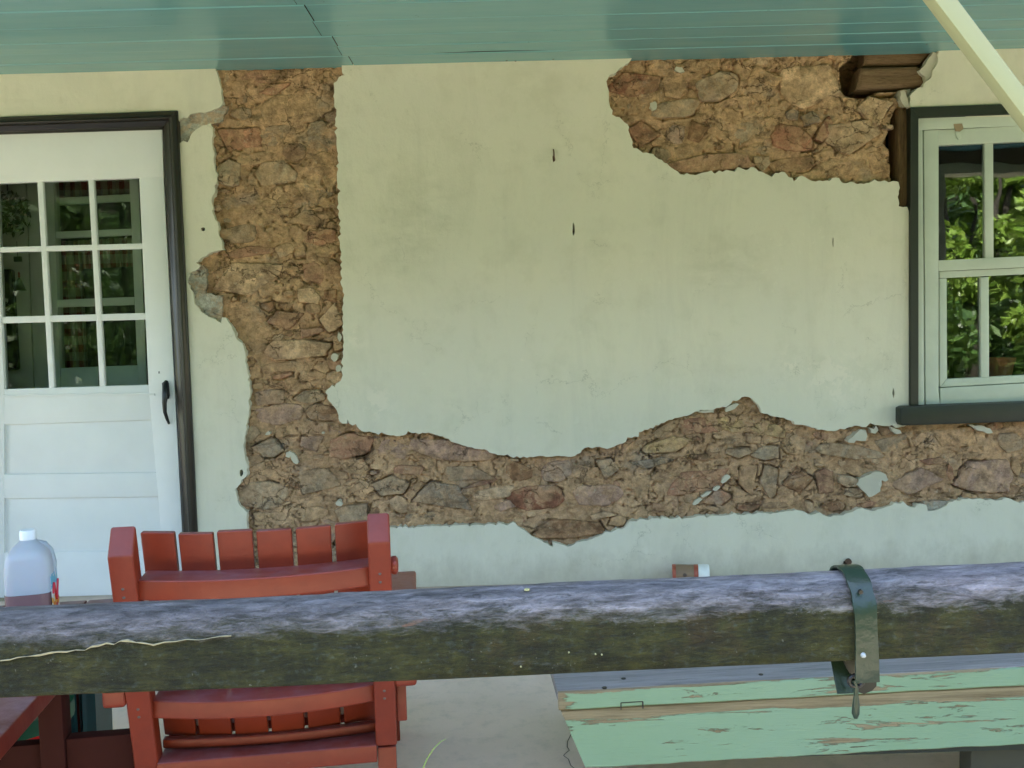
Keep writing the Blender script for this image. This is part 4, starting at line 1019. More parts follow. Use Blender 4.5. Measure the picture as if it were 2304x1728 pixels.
# header, posts, roof and upper storey (above and beside the picture)
M_HEAD = paint('header_paint', (.33, .34, .26), .5, dirt=.1); M_HEADSHADE = paint('header_unlit_face', (.10, .08, .06), .5, dirt=.2)  # darker header colour paints in its unlit inner face
MB().box((-6, -2.77, 2.125), (6, -2.61, 2.26)).build('porch_header', M_HEADSHADE, house, bev=.004)
MB().box((-6, -2.79, 2.06), (6, -2.59, 2.123)).build('header_trim', M_HEAD, house, bev=.004)
MB().box((-6, -2.84, 2.285), (6, .0, 2.36)).build('porch_roof', M_INTD, house)
MB().box((-6, .0, 2.34), (6, .3, 5.0)).build('upper_wall', M_STUCCO, house)
MB().box((-6.3, -.35, 5.0), (6.3, 8, 5.15)).build('roof', M_INTD, house)
MB().box((5.9, .34, GZ), (6, 8, 5.0)).box((-6, 7.9, GZ), (6, 8, 5.0)).build('outer_wall', M_STUCCO, house)  # left side left open to let daylight into the hall
for x in (-1.55, 1.17, 3.05, -4.4):
    MB().box((x-.045, -2.680, GZ), (x+.045, -2.59, 2.06)).build('porch_post', M_HEAD, house, bev=.004)

# white diagonal brace from the header down to the porch post
YB = -2.74; YR = -2.712
a0, a1 = P(2104, 0, YR), P(2156, 0, YR); b0, b1 = P(2300.6, 258.6, YR), P(2351, 258.6, YR)
def lerp(p, q, t): return p+(q-p)*t
t0, t1 = -2.0, 3.75
c = [lerp(a0, b0, t0), lerp(a1, b1, t0), lerp(a1, b1, t1), lerp(a0, b0, t1)]
br = MB().prism([(p[0], p[2]) for p in c], YR, YR+.03).build('diagonal_brace', M_BRACE, None, bev=.0015)
tag(br, 'plain white diagonal brace crossing the upper right corner under the porch ceiling', 'brace')

# ------------------------------------------------------------------ foreground beam rail
L0, L1 = P(0, 1370, YB), P(2304, 1268, YB); B0, B1 = P(0, 1545, YB), P(2304, 1443, YB)
cen0 = (L0+B0)/2; cen1 = (L1+B1)/2
hz = float((L0[2]-B0[2])/2)*1.0
beam = empty('porch_rail_beam', 'thick round-topped wooden rail beam, olive paint worn to grey-blue on top, across the foreground', 'beam', (float((cen0+cen1)[0]/2), YB, float((cen0+cen1)[2]/2)))
ang = math.atan2(cen1[2]-cen0[2], cen1[0]-cen0[0]); beam.rotation_euler = (0, -ang, 0)
def beam_prof(n=26, grow=0.0):
    pts = []; r = .056+grow
    for k in range(n+1):
        a = math.pi*k/n; pts.append((-r*math.cos(a), .004+(hz-.004+grow)*math.sin(a)))  # (y, z)
    pts += [(r, -hz*.5), (r-.002, -hz-grow+.004), (r-.006, -hz-grow), (0, -hz-grow), (-r+.006, -hz-grow), (-r+.002, -hz-grow+.004), (-r, -hz*.5)]
    return pts
prof_ = beam_prof(); n = len(prof_)
NX = 420; xs = np.linspace(-1.75, 1.75, NX); V = []; F = []
ang_k = np.arange(n)
for i, x in enumerate(xs):
    for k, (py, pz) in enumerate(prof_):
        r = math.hypot(py, pz)
        V.append([x, py, pz])
V = np.array(V); th_ = np.arctan2(V[:, 2], V[:, 1])
dsp = .0022*fbm(V[:, 0]*3, th_*2, 201, 3)+.0016*fbm(V[:, 0]*14, th_*9, 205, 4)*(V[:, 2] > -.02)-.0022*np.clip(fbm(V[:, 0]*9, th_*16, 211, 3)-.25, 0, 1)*3*(V[:, 2] > 0)
rr_ = np.hypot(V[:, 1], V[:, 2]); V[:, 1] *= 1+dsp/rr_; V[:, 2] *= 1+dsp/rr_
for i in range(NX-1):
    for k in range(n): F.append((i*n+k, i*n+(k+1) % n, (i+1)*n+(k+1) % n, (i+1)*n+k))
F += [tuple(range(n-1, -1, -1)), tuple((NX-1)*n+k for k in range(n))]
MB().add(V.tolist(), F).build('log', M_BEAM, beam, smooth=True)
bmat = Matrix.Translation(beam.location) @ Matrix.Rotation(-ang, 4, 'Y')
binv = bmat.inverted()
def bl(u, v, y=-.058):   # photo pixel -> beam local on the front face
    p = P(u, v, YB+y); return binv @ Vector(p)
# long pale split on the left of the front face
cpts = [(0, 1486), (22, 1483), (40, 1478), (62, 1477), (90, 1474), (112, 1471), (130, 1468), (150, 1467), (170, 1464), (190, 1462), (205, 1457), (222, 1455), (240, 1449), (256, 1449), (270, 1444), (286, 1441), (306, 1444), (318, 1446), (332, 1447), (345, 1450), (370, 1446), (395, 1445), (420, 1441), (450, 1440), (470, 1436), (495, 1433), (520, 1431)]
rs_ = random.Random(5); V = []; F = []; wds = []
for i, (u, v) in enumerate(cpts):
    base_w = .0013 if i < 20 else .0006
    wds.append(base_w*rs_.uniform(.15, 1.25)*(0.12 if i in (3, 9, 16, 23, 25) else 1)*(.55 if i < 3 else 1)); p = bl(u, v+rs_.uniform(-2, 2)); wd = wds[-1]
    V += [(p.x, -.0588, p.z+wd), (p.x, -.0588, p.z-wd*.7), (p.x, -.052, p.z-wd), (p.x, -.052, p.z+wd)]
for i in range(len(cpts)-1):
    for k in range(4): F.append((i*4+k, i*4+(k+1) % 4, i*4+4+(k+1) % 4, i*4+4+k))
MB().add(V, F).build('pale_split', plain('fresh_split_wood', (.33, .28, .16), .8, v=.5, scale=160), beam)
for i, (u, v) in enumerate([(1187, 1335), (1280, 1468), (1340, 1472), (1354, 1473), (1172, 1500)]):
    if i == 0:
        p = bl(u, v+3); MB().lathe([(.001, .002), (.004, .0015), (.0042, -.001)], (p.x, -.020, hz-.0005), 10).build('nail_head', M_BRACE, beam)
    else:
        p = bl(u, v); MB().lathe([(.0006, -.001), (.0013, -.0007), (.0013, .002)], (p.x, -.058, p.z), 6, axis='y').build('paint_fleck', M_BRACE, beam)
# iron strap bent over the beam, pin and hook below
sx0 = bl(1920, 1400).x; sx1 = bl(1972, 1400).x; sb_ = bl(1950, 1532).z
sp = beam_prof(26, .0045); top = [p for p in sp[:27]]
xl = sx0; xr = sx1
outer = [(-.062, sb_)]+[(-.062, -hz*.8)]+[(-.0615, -.02)]+top[1:26]+[(.0615, -.02), (.0615, -hz), (.035, -hz-.035), (.012, -hz-.075)]
def offs(pts, d):
    o = []
    for i, p in enumerate(pts):
        a = pts[max(0, i-1)]; b = pts[min(len(pts)-1, i+1)]; t = Vector((b[0]-a[0], b[1]-a[1])).normalized(); o.append((p[0]-t.y*d, p[1]+t.x*d))
    return o
outl = offs(outer, .0045)
V = []; F = []; nn = len(outer)
for j, x in enumerate((xl, xr)):
    for i, (py, pz) in enumerate(outer): V.append((x+(.004 if j else -.004)*math.cos(i*1.3)*.2-.003*(i/nn), py, pz))
    for i, (py, pz) in enumerate(outl): V.append((x+(.004 if j else -.004)*math.cos(i*1.3)*.2-.003*(i/nn), py, pz))
for i in range(nn-1):
    a, b, c_, d = i, nn+i, 2*nn+i, 3*nn+i
    F += [(a, a+1, c_+1, c_), (b, d, d+1, b+1), (a, b, b+1, a+1), (c_, c_+1, d+1, d)]
F += [(0, 2*nn, 3*nn, nn), (nn-1, 2*nn-1, 4*nn-1, 3*nn-1)]
MB().add(V, F).build('iron_strap', M_STRAP, beam, bev=.0012, seg=2)
cx_ = (bl(1925, 1540).x)
# back leaf of the strap narrowing to the eye, seen below the beam on the left
e1 = [bl(u, v, .04) for u, v in [(1882, 1466), (1905, 1466), (1960, 1460), (1958, 1530), (1948, 1540), (1930, 1548), (1916, 1543), (1908, 1530), (1908, 1515), (1892, 1492)]]
MB().prism([(p.x, p.z) for p in e1], .012, .02).build('strap_leaf', plain('dark_iron', (.022, .022, .016), .4), beam, bev=.002)
for (u, v, m_) in [(1942, 1336, 'd'), (1944, 1476, 'l')]:
    p = bl(u, v, -.07)
    if m_ == 'd': MB().lathe([(.001, -.0008), (.0034, -.0006), (.0036, .004)], (p.x, -.0455-.0155, p.z), 10, axis='y').build('nail_hole', M_IRON, beam)
    else: MB().lathe([(.0008, -.005), (.003, -.004), (.0042, .0), (.0042, .002)], (p.x, -.0665, p.z), 10, axis='y').build('nail_head', plain('bright_nail', (.4, .42, .4), .35, .6), beam)
hk = [bl(u, v, -.03) for u, v in [(1922, 1530), (1926, 1545), (1926, 1565), (1926, 1585), (1925, 1605), (1925, 1616)]]
MB().tube([(p.x, -.03, p.z) for p in hk], [.0035, .0036, .0036, .0055, .006, .003], 10).build('hook_pin', M_STRAP, beam, smooth=True)
ey = bl(1926, 1532, -.03)
MB().tube([(ey.x+.011*math.cos(a), -.03, ey.z+.009*math.sin(a)) for a in np.linspace(0, 2*math.pi, 15)], .0032, 8).build('hook_eye', M_IRON, beam, smooth=True)

# ------------------------------------------------------------------ red garden chair
CH = empty('garden_chair', 'red slatted wooden garden chair seen from behind, facing the wall', 'chair', (-.511, -2.206, 0), .12178)
TL = .25
def yb_(z): return -(z-.27)*TL
def post(x0, x1, z0, label=None):
    V = [(x0, yb_(z0), z0), (x1, yb_(z0), z0), (x1, yb_(z0)+.05, z0), (x0, yb_(z0)+.05, z0)]
    V += [(x0, yb_(.712), .712), (x1, yb_(.712), .712), (x1, yb_(.765)+.05, .765), (x0, yb_(.765)+.05, .765)]
    return MB().hexa(V).build('back_post', M_RED, CH, bev=.005, seg=3)
post(-.27, -.222, .2); post(.225, .27, .247)
def bow(x): return -.038*(1-(x/.225)**2)
def curved(name, x0, x1, yo, dep, z0, z1, mat=M_RED, n=24, bwf=1.0):
    V = []; F = []
    for i in range(n+1):
        x = x0+(x1-x0)*i/n; y = yb_((z0+z1)/2)+yo+bow(x)*bwf
        V += [(x, y, z0), (x, y, z1), (x, y+dep, z1), (x, y+dep, z0)]
    for i in range(n):
        for k in range(4): F.append((i*4+k, i*4+(k+1) % 4, i*4+4+(k+1) % 4, i*4+4+k))
    F += [(3, 2, 1, 0), (n*4, n*4+1, n*4+2, n*4+3)]
    return MB().add(V, F).build(name, mat, CH, bev=.004, seg=3)
curved('back_rail', -.224, .227, .014, .082, .616, .657)
curved('back_rail', -.224, .227, .014, .082, .352, .389)
curved('back_rail', -.224, .227, .062, .022, .256, .276, bwf=.5)
MB().hexa([(-.224, .0, .212), (.227, .0, .215), (.227, .085, .215), (-.224, .085, .212), (-.224, .0, .252), (.227, .0, .253), (.227, .085, .253), (-.224, .085, .252)]).build('seat_rail', M_RED, CH, bev=.004, seg=3)
for k in range(6):
    xc = -.1925+k*.077; hwid = .0346; V = []
    zt_ = .738+random.Random(k).uniform(-.002, .002)
    sk = .003*(k-2.5)/2.5
    for z in (.272, zt_):
        f = sk*(z-.5)
        V += [(xc-hwid+f, yb_(z)+.096+bow(xc-hwid), z), (xc+hwid+f, yb_(z)+.096+bow(xc+hwid), z), (xc+hwid+f, yb_(z)+.117+bow(xc+hwid), z), (xc-hwid+f, yb_(z)+.117+bow(xc-hwid), z)]
    MB().hexa(V).build('back_slat', M_RED, CH, bev=.004, seg=3)
for sgn in (-1, 1):
    xi, xo, xo2 = sgn*.225, sgn*.315, sgn*.345
    y0 = -.035
    V = [(xi*1.2, y0, .387), (xo, y0, .387), (xo2, .78, .387), (xi*1.15, .78, .387), (xi*1.2, y0, .427), (xo, y0, .427), (xo2, .78, .427), (xi*1.15, .78, .427)]
    MB().hexa(V).build('armrest', M_RED, CH, bev=.009, seg=3)
    if sgn > 0: MB().box((min(sgn*.272, sgn*.293), .0, .30), (max(sgn*.272, sgn*.293), .11, .386)).build('arm_bracket', M_RED, CH, bev=.004)
    MB().box((min(sgn*.235, sgn*.282), .60, .0), (max(sgn*.235, sgn*.282), .67, .386)).build('front_leg', M_RED, CH, bev=.004)
    xa, xb = sorted((sgn*.228, sgn*.268))
    MB().hexa([(xa, .005, 0), (xb, .005, 0), (xb, .055, 0), (xa, .055, 0), (xa, .008, .243 if sgn > 0 else .196), (xb, .008, .243 if sgn > 0 else .196), (xb, .055, .243 if sgn > 0 else .196), (xa, .055, .243 if sgn > 0 else .196)]).build('rear_leg', M_RED, CH, bev=.004)
    MB().lathe([(.001, 0), (.017, 0), (.019, .004), (.019, .010), (.014, .014), (.001, .015)], (.27, yb_(.66)+.028, .655), 16, axis='x').build('bolt_cap', M_RED, CH, smooth=True) if sgn > 0 else None
    xa, xb = sorted((sgn*.20, sgn*.226))
    MB().box((xa, .09, .19), (xb, .62, .252)).build('seat_side_rail', M_RED, CH, bev=.004)
for k in range(7):
    y = .13+k*.075; MB().box((-.226, y, .254), (.226, y+.062, .274)).build('seat_slat', M_RED, CH, bev=.003)
MB().box((.04, .56, .0), (.09, .60, .252)).build('centre_leg', M_RED, CH, bev=.003)
M_SCREW = plain('dull_screw', (.10, .07, .06), .5)
for (x, z) in ((-.248, .636), (.247, .636), (-.248, .371), (.247, .371)):
    for dz_ in (-.009, .009):
        MB().lathe([(.0006, -.0008), (.0032, -.0006), (.0034, .002)], (x, yb_(z+dz_)+.0002, z+dz_), 8, axis='y').build('screw', M_SCREW, CH)
cu = empty('seat_cushion', 'dark blue folded cloth on the seat of the red chair, glimpsed between the slats', 'cushion', (-.511, -2.206, 0), .12178)
MB().box((-.17, .34, .276), (.05, .56, .43)).build('cover', plain('navy_cloth', (.012, .03, .14), .8), cu, bev=.02, seg=4)

# low red table between the seats, at the left
TB = empty('low_table', 'low red wooden table with dusty top, cut off by the left edge of the picture', 'table', (-.511, -2.206, 0), .12178)
for k in range(5):
    x1_ = -.403-k*.098; MB().box((x1_-.094, -.72, .420), (x1_, .55, .459)).build('top_board', M_REDT, TB, bev=.004, seg=3)
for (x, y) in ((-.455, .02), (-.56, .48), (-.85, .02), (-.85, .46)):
    MB().box((x-.002, y, 0), (x+.046, y+.055, .419)).build('leg', M_REDSHADE, TB, bev=.003)
MB().box((-.408, .028, .222), (-.272, .064, .307)).build('stretcher', M_REDSHADE, TB, bev=.003)
MB().box((-.80, .030, .20), (-.458, .062, .30)).build('stretcher', M_REDSHADE, TB, bev=.003)
# ribbed teal bin and red pail under the table
M_TEAL = plain('teal_plastic', (.012, .085, .10), .35)
tb = empty('storage_bin', 'dark teal ribbed bin standing behind the stretcher between table and chair', 'bin', tuple(PZ(186, 1700, 0)[:2])+(0,), .1)
x_l = float(P(157, 1600, -1.80)[0]); x_r = float(P(216, 1620, -1.80)[0]); cxm = (x_l+x_r)/2; wdt = (x_r-x_l)/2
tb.location = (cxm-.03, -1.80, 0)
prf = []
for k in range(17):
    t = -1+2*k/16; prf.append((t*(wdt+.03), -.0 - (.006 if k in (3, 7, 12) else 0)+(.008 if k in (10, 11) else 0)))
V = []; F = []
ringf = [(x, y) for x, y in prf]+[(wdt+.03, .14), (-wdt-.03, .14)]
rings = [[(x*s, y*s if y > .01 else y, z) for x, y in ringf] for z, s in ((0.0, .92), (.02, .94), (.33, 1.0), (.34, 1.04), (.36, 1.04))]
MB().loft(rings).build('body', M_TEAL, tb, smooth=True)
MB().box((-wdt-.04, -.012, .361), (wdt+.04, .152, .375)).build('lid', M_TEAL, tb, bev=.005)
pq = P(70, 1640, -1.95)
pail = empty('red_pail', 'bright red pail with green rim in the shade under the low table', 'pail', (float(pq[0])-.05, -1.95, 0))
MB().lathe([(.001, 0), (.10, 0), (.135, .24), (.125, .24), (.095, .01), (.001, .012)], n=28).build('body', plain('bright_red_plastic', (.75, .015, .01), .35), pail, smooth=True)
MB().lathe([(.128, .236), (.142, .238), (.142, .275), (.128, .275)], n=28).build('rim', plain('green_plastic', (.02, .16, .07), .35), pail, smooth=True)

# ------------------------------------------------------------------ plastic jug
M_HDPE = NM('milky_jug_plastic')
M_HDPE.fin((.74, .78, .84), .38, None, .5); M_HDPE.b.inputs['Transmission Weight'].default_value = .55; M_HDPE.b.inputs['Subsurface Weight'].default_value = .2
M_HDPE = M_HDPE.m
JX, JY = -1.125, -1.91
jug = empty('juice_jug', 'translucent plastic juice jug with white cap, a little reddish juice left in it', 'jug', (JX, JY, .46), R(14))
def rsq(hx, hy, z, n=32, e=5, ox=0):
    o = []
    for k in range(n):
        t = 2*math.pi*k/n; c_, s_ = math.cos(t), math.sin(t); r = (abs(c_)**e+abs(s_)**e)**(-1/e); o.append((ox+hx*r*c_, hy*r*s_, z))
    return o
lv = .079
def jr(z): return
prof_j = [(0, .046), (.004, .051), (lv, .052)]
MB().loft([rsq(h, h, z) for z, h in prof_j]).build('juice', plain('watery_red_juice', (.23, .13, .13), .25, .5, v=.05), jug, smooth=True)
upj = [(lv+.0005, .052, 5), (.13, .051, 5), (.158, .0485, 4.5), (.172, .044, 3.6), (.184, .034, 2.8), (.193, .023, 2.2), (.200, .0175, 2)]
MB().loft([rsq(h, h, z, e=e) for z, h, e in upj]).build('body', M_HDPE, jug, smooth=True)
MB().lathe([(.001, .2225), (.016, .2225), (.0185, .219), (.0185, .2005), (.001, .2005)], n=28).build('cap', plain('white_cap', (.85, .87, .88), .35), jug, smooth=True)
MB().tube([(.018, .006, .190), (.032, .010, .184), (.042, .014, .168), (.048, .014, .14), (.047, .010, .11)], [.007, .0085, .009, .009, .008], 12).build('handle', M_HDPE, jug, smooth=True)
def mk_label():
    m = NM('juice_label'); s = m.sep()
    bgc = m.ramp(m.mr(s[2], .01, .125), [(.0, (.85, .87, .9)), (.26, (.82, .40, .05)), (.48, (.85, .80, .78)), (.66, (.10, .50, .72)), (.92, (.04, .38, .66))], 'CONSTANT')
    n = m.noise(60, 2, .5); col = m.mix(m.ramp(n, [(.56, 0.0), (.6, 1.0)]), bgc, (.85, .83, .8))
    return m.fin(col, .35, None, .5)
lbm = MB()
lbm.add([(.0535, -.040, .012), (.0535, .034, .012), (.0520, .034, .118), (.0520, -.040, .118), (.0525, -.040, .012), (.0525, .034, .012), (.0510, .034, .118), (.0510, -.040, .118)],
        [(0, 1, 2, 3), (7, 6, 5, 4), (0, 4, 5, 1), (1, 5, 6, 2), (2, 6, 7, 3), (3, 7, 4, 0)])
lab = lbm.build('label', mk_label(), jug)
M_LRED = plain('label_red', (.65, .03, .05), .4); M_LOR = plain('label_orange', (.80, .25, .03), .4)
mbl = MB().tube([(.0545, -.034+.06*t, .074+.022*math.sin(t*7.5)) for t in np.linspace(0, 1, 16)], [.0025]*16, 6); mbl.build('label_script', M_LRED, jug)
for k, (yy, zz, rr2) in enumerate([(-.020, .040, .012), (.004, .030, .014), (.022, .046, .010)]):
    MB().lathe([(.001, .0004), (rr2, .0003), (rr2, -.0004)], (.0542-.0135*zz*0, yy, zz), 16, axis='x').build('label_fruit', M_LOR if k % 2 == 0 else M_LRED, jug)

# ------------------------------------------------------------------ cardboard tube on the floor by the wall
tp0, tp1 = P(1513, 1304, -.07), P(1594, 1303, -.07)
tub = empty('paper_tube', 'small lying cardboard tube with brown label and white end, at the foot of the wall', 'tube', (float(tp0[0]), -.07, .043), R(-8))
TLn = float(tp1[0]-tp0[0]); TR = .041
M_CARD = paint('brown_label_paper', (.30, .19, .11), .6, dirt=.25); M_CARDR = plain('rust_red_band', (.36, .09, .05), .5)
MB().lathe([(.001, .0), (TR, .0), (TR+.001, .012), (TR+.001, .014)], n=28, axis='x').build('band', M_CARDR, tub, smooth=True)
MB().lathe([(.001, .0145), (TR, .0145), (TR, TLn*.58), (.001, TLn*.58)], n=28, axis='x').build('sleeve', M_CARD, tub, smooth=True)
MB().lathe([(.001, TLn*.585), (TR+.0008, TLn*.585), (TR+.0008, TLn*.70), (.001, TLn*.70)], n=28, axis='x').build('band', M_CARDR, tub, smooth=True)
MB().lathe([(.001, TLn*.705), (TR+.0015, TLn*.705), (TR+.0015, TLn-.004), (TR-.002, TLn), (.001, TLn)], n=28, axis='x').build('cap', plain('white_paper', (.80, .80, .74), .5), tub, smooth=True)
MB().lathe([(.001, -.0006), (.008, -.0004), (.009, .001)], (TLn*.33, -TR, .006), 12, axis='y').build('emblem', plain('dark_print', (.12, .08, .06), .5), tub)

# ------------------------------------------------------------------ long green chest / bench at the lower right
YF = -2.10
tl = P(1257, 1561, YF); tr = P(2304, 1505, YF); bl0 = P(1262, 1603, YF); bp = P(1313, 1739, YF)
zt = float(tl[2])+.004; zs = float((tr[2]-tl[2])/(tr[0]-tl[0]))
bench = empty('storage_chest', 'long old chest with peeling mint green paint and bare grey lid', 'chest', (float(tl[0]), YF, 0), 0)
X1 = 1.75; th = float(tl[2]-bl0[2]); zlid = zt-.0; 
lid_z = zlid-th/2
def rough_box(name, x0, x1, y0, y1, z0, z1, mat, seed, amp=.0015, taper=(0, 0), nx=90, ntz=6, slope=zs, loc=None, bot=0.0):
    # front face subdivided so its edges wander a little
    V = []; F = []; zc = (z0+z1)/2
    secs = []
    for i in range(nx+1):
        t = i/nx; w1 = amp*sfbm(t*20, seed, 3, 3); w2 = amp*sfbm(t*20, seed+4, 4, 3)+bot*sfbm(t*30, seed+9, 6, 3)
        ring = []
        for (yy, zz, wob) in ((y0+.003, z1, w1), (y0, z1-.003, w1), (y0, zc, 0), (y0, z0+.003, w2), (y0+.003, z0, w2), (y1, z0, 0), (y1, z1, 0)):
            xx0 = x0+taper[0]*(z1-zz)/(z1-z0); x = xx0+(x1-xx0)*t
            ring.append((x, yy+(w1*.5 if yy <= y0+.004 else 0), zz-zc+wob+slope*(x)))
        secs.append(ring)
    o = MB().loft(secs).build(name, mat, bench, smooth=True); o.location = (0, 0, zc); return o
ov = .012
lidD = .42
M2 = M_GLID
lid = rough_box('lid_front', -.001, X1, -.0, .020, zlid-th, zlid, M_GLID, 1)
lt = MB()
xs_ = np.linspace(-.003, X1, 60)
V = []; F = []
for i, x in enumerate(xs_):
    for (yy, zz) in ((.004, 0.0015), (.004, -.02), (lidD, -.02), (lidD, .0015)):
        xx = x if i else x-.02*(yy-.0)/lidD*1.0
        V.append((xx, yy+.0008*sfbm(x*8, 2, 9, 2), zz+zs*x+.0006*sfbm(x*6, yy*20, 12, 2)))
for i in range(len(xs_)-1):
    for k in range(4): F.append((i*4+k, i*4+(k+1) % 4, i*4+4+(k+1) % 4, i*4+4+k))
F += [(3, 2, 1, 0), tuple((len(xs_)-1)*4+k for k in range(4))]
o = MB().add(V, F).build('lid', M_GWOOD, bench, bev=.002, seg=2); o.location = (0, 0, zlid)
zb = float(bp[2])
pn = rough_box('front_panel', .004, X1, .006, .028, zb+.006, zlid-th-.0015, M_GPAN, 7, amp=.0012, taper=(.052, 0), bot=.002)
rough_box('back_panel', .004, X1, lidD-.04, lidD-.015, zb+.006, zlid-th-.0015, M_GPAN, 17, taper=(.052, 0))
hE = (zlid-th-.002); 
MB().hexa([(.060, .03, zb+.004), (.082, .03, zb+.004), (.082, lidD-.042, zb+.004), (.060, lidD-.042, zb+.004), (.006, .03, hE), (.028, .03, hE), (.028, lidD-.042, hE), (.006, lidD-.042, hE)]).build('end_panel', M_GWOOD, bench)
MB().box((.085, .03, zb+.008), (X1, lidD-.045, zb+.025)).build('bottom_board', M_INTD, bench)
lx = float(P(2187, 1700, YF+.03)[0])-float(tl[0])
M_LEG = plain('dark_chest_leg', (.06, .055, .035), .7)
for (xa, ya) in ((lx, .034), (lx+.3, .32)):
    MB().box((xa, ya, 0), (xa+.45, ya+.06, zb+.030)).build('leg', M_LEG, bench, bev=.004)
# rectangular lock plug let into the lid edge
q1 = [P(u, v, YF) for u, v in [(1397, 1581), (1446, 1578), (1446.5, 1594), (1397, 1597)]]
fr = MB()
def stripz(a, b, wd=.0011):
    a = Vector((a[0], a[2])); b = Vector((b[0], b[2])); t = (b-a).normalized(); nn_ = Vector((-t.y, t.x))*wd
    x0 = float(tl[0]); fr.prism([(a.x-x0-nn_.x, a.y-nn_.y), (b.x-x0-nn_.x, b.y-nn_.y), (b.x-x0+nn_.x, b.y+nn_.y), (a.x-x0+nn_.x, a.y+nn_.y)], -.0016, .002)
stripz(q1[3], q1[0]); stripz(q1[0], q1[1], .0008); stripz(q1[1], q1[2], .0015)
fr.build('lock_plug_outline', M_IRON, bench)
for i, (u, v, yy) in enumerate([(1403, 1525, .1), (1360, 1544, .05), (1712, 1523, .05)]):
    q = PZ(u, v, zlid+zs*.3); MB().lathe([(.001, .0012), (.005, .001), (.006, -.002)], (float(q[0])-float(tl[0]), float(q[1])-YF, zlid+.002+zs*(float(q[0])-float(tl[0]))), 8).build('nail_hole', M_IRON, bench)

# ------------------------------------------------------------------ small things
nl = P(1246, 348, 0)
nail = MB().tube([(nl[0]-.002, .01, nl[2]+.022), (nl[0]-.001, -.006, nl[2]+.020), (nl[0], -.012, nl[2]+.008), (nl[0]+.001, -.010, nl[2]-.012), (nl[0]+.003, -.004, nl[2]-.020), (nl[0]+.0005, -.003, nl[2]-.028)], .0028, 7)
tag(nail.build('wall_hook', plain('rusty_iron', (.14, .08, .045), .7), None, smooth=True), 'small rusty hook hanging in a hole high on the middle stucco panel', 'hook')
kb = P(1907, 1262, 0)
tag(MB().lathe([(.001, -.022), (.012, -.02), (.014, -.008), (.010, .0), (.010, .02)], tuple(map(float, kb)), 12, axis='y').build('wall_bolt', plain('rusty_bolt', (.09, .05, .03), .8), None, smooth=True), 'rusty bolt stub in the wall just above the iron strap', 'bolt')
gb = []
for (u, v) in [(952, 1728), (962, 1705), (976, 1684), (992, 1668), (1004, 1662)]:
    p = P(u, v, -2.35); gb.append(tuple(map(float, p)))
gb = [(gb[0][0]-.004, -2.35, .15), (gb[0][0]-.005, -2.36, 0.0)][::-1]+gb
tag(MB().tube(gb, [.0014]*3+[.0012, .001, .0008, .0004], 5).build('grass_blade', plain('pale_grass', (.30, .42, .10), .6), None), 'single thin pale grass blade in front of the bare floor', 'grass')
# hairline crack in the floor
ck = MB(); cp = [(1285, 1652), (1277, 1668), (1276, 1680), (1281, 1688), (1271, 1696), (1268, 1700), (1279, 1708), (1284, 1722), (1296, 1732)]
cpp = [PZ(u, v, .0015) for u, v in cp]
for a, b in zip(cpp[:-1], cpp[1:]):
    d = Vector((b-a)[:2]).normalized(); nn_ = Vector((-d.y, d.x))*.0012
    ck.add([(a[0]-nn_.x, a[1]-nn_.y, .0015), (b[0]-nn_.x, b[1]-nn_.y, .0015), (b[0]+nn_.x, b[1]+nn_.y, .0015), (a[0]+nn_.x, a[1]+nn_.y, .0015)], [(0, 1, 2, 3)])
tag(ck.build('floor_crack', plain('crack_dark', (.10, .08, .06), .9), None), kind='structure')

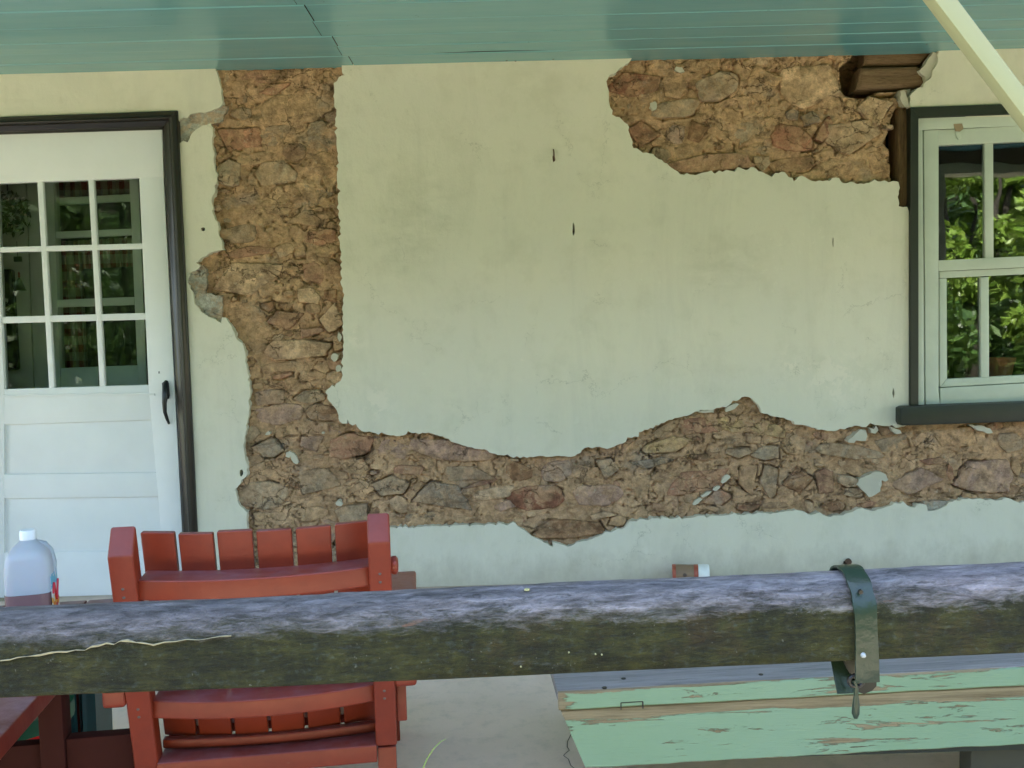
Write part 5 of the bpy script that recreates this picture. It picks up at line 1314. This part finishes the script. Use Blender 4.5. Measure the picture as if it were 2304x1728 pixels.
# ------------------------------------------------------------------ garden behind the camera, mirrored in the panes
M_LEAF1 = mk_leaf('bright_shrub_leaf', (.09, .17, .02), (.20, .30, .05)); M_LEAF2 = mk_leaf('deep_shrub_leaf', (.03, .075, .018), (.08, .15, .03))
M_BARK = plain('grey_bark', (.035, .032, .022), .9)
def shrub(x, y, h, r, n, mat, label, seed):
    t = empty('garden_shrub', label, 'shrub', (x, y, GZ), 0, 'shrubs along the far side of the lawn'); rr = np.random.RandomState(seed)
    cl = int(26*r)+10; P_ = []
    for k in range(cl):
        a = rr.uniform(0, 6.28); q_ = rr.uniform(0, 1)**.5*r; zz = rr.uniform(.12, .96)*h; q_ *= (1-.45*(zz/h)**2)
        c_ = np.array([math.cos(a)*q_, math.sin(a)*q_*.8, zz]); d = rr.normal(size=(n//cl, 3)); d /= np.linalg.norm(d, axis=1)[:, None]
        P_.append(c_+d*(rr.uniform(.4, 1, n//cl)[:, None])*rr.uniform(.28, .5)*np.array([1, 1, .8]))
    f = leaves('foliage', np.concatenate(P_), .075, mat, t, seed); f['kind'] = 'stuff'
    tk = MB()
    for k in range(5):
        a = k*1.3; tk.tube([(0, 0, -.1), (math.cos(a)*r*.2, math.sin(a)*r*.2, h*.4), (math.cos(a)*r*.45, math.sin(a)*r*.45, h*.8)], [.06, .04, .015], 7)
    tk.build('trunk', M_BARK, t, smooth=True)
for i, (x, y, h, r, mt, lb_) in enumerate([(4.3, -8.6, 4.6, 1.3, M_LEAF1, 'tall bright green shrub behind the camera, mirrored in the right window'),
        (6.3, -9.0, 5.0, 1.6, M_LEAF1, 'broad shrub behind the camera at the far right of the lawn'), (2.2, -9.6, 4.0, 1.3, M_LEAF2, 'dark shrub behind the camera straight across from the wall'),
        (-.4, -9.8, 3.4, 1.4, M_LEAF2, 'low dark shrub behind the camera in the middle of the row'), (-3.0, -9.4, 4.2, 1.5, M_LEAF2, 'dark shrub behind the camera, mirrored in the door panes'),
        (-5.6, -8.8, 4.8, 1.7, M_LEAF2, 'tall dark shrub behind the camera at the far left of the lawn'), (8.6, -8.4, 4.6, 1.5, M_LEAF2, 'shrub behind the camera beyond the right end of the row'),
        (4.9, -7.6, 1.7, .9, M_LEAF2, 'low shrub behind the camera standing before the tall bright one')]):
    shrub(x, y, h, r, 18000 if i < 2 else 9000, mt, lb_, 300+i)
hg = empty('sky_screen_hedge', 'tall dark hedge behind the shrubs, added out of view to block the sky', 'hedge', (0, -12.2, GZ))  # unseen hedge added so that no sky is mirrored in the panes
rr = np.random.RandomState(77); nH = 60000
hp = np.stack([rr.uniform(-13, 15, nH), rr.uniform(-.2, 1.1, nH)*1.0, rr.uniform(0, 4.8, nH)], 1); hp[:, 1] += .35*fbm(hp[:, 0]*.9, hp[:, 2]*.9, 5, 3); hp[:, 2] += .3*fbm(hp[:, 0]*.6, hp[:, 0]*0, 6, 3)
f = leaves('foliage', hp, .085, M_LEAF2, hg, 5); f['kind'] = 'stuff'
MB().box((-13, -1.2, -.1), (15, -.25, 4.4)).build('core', plain('hedge_core_dark', (.02, .028, .012), .9), hg)  # solid dark core added to block the sky between the leaves
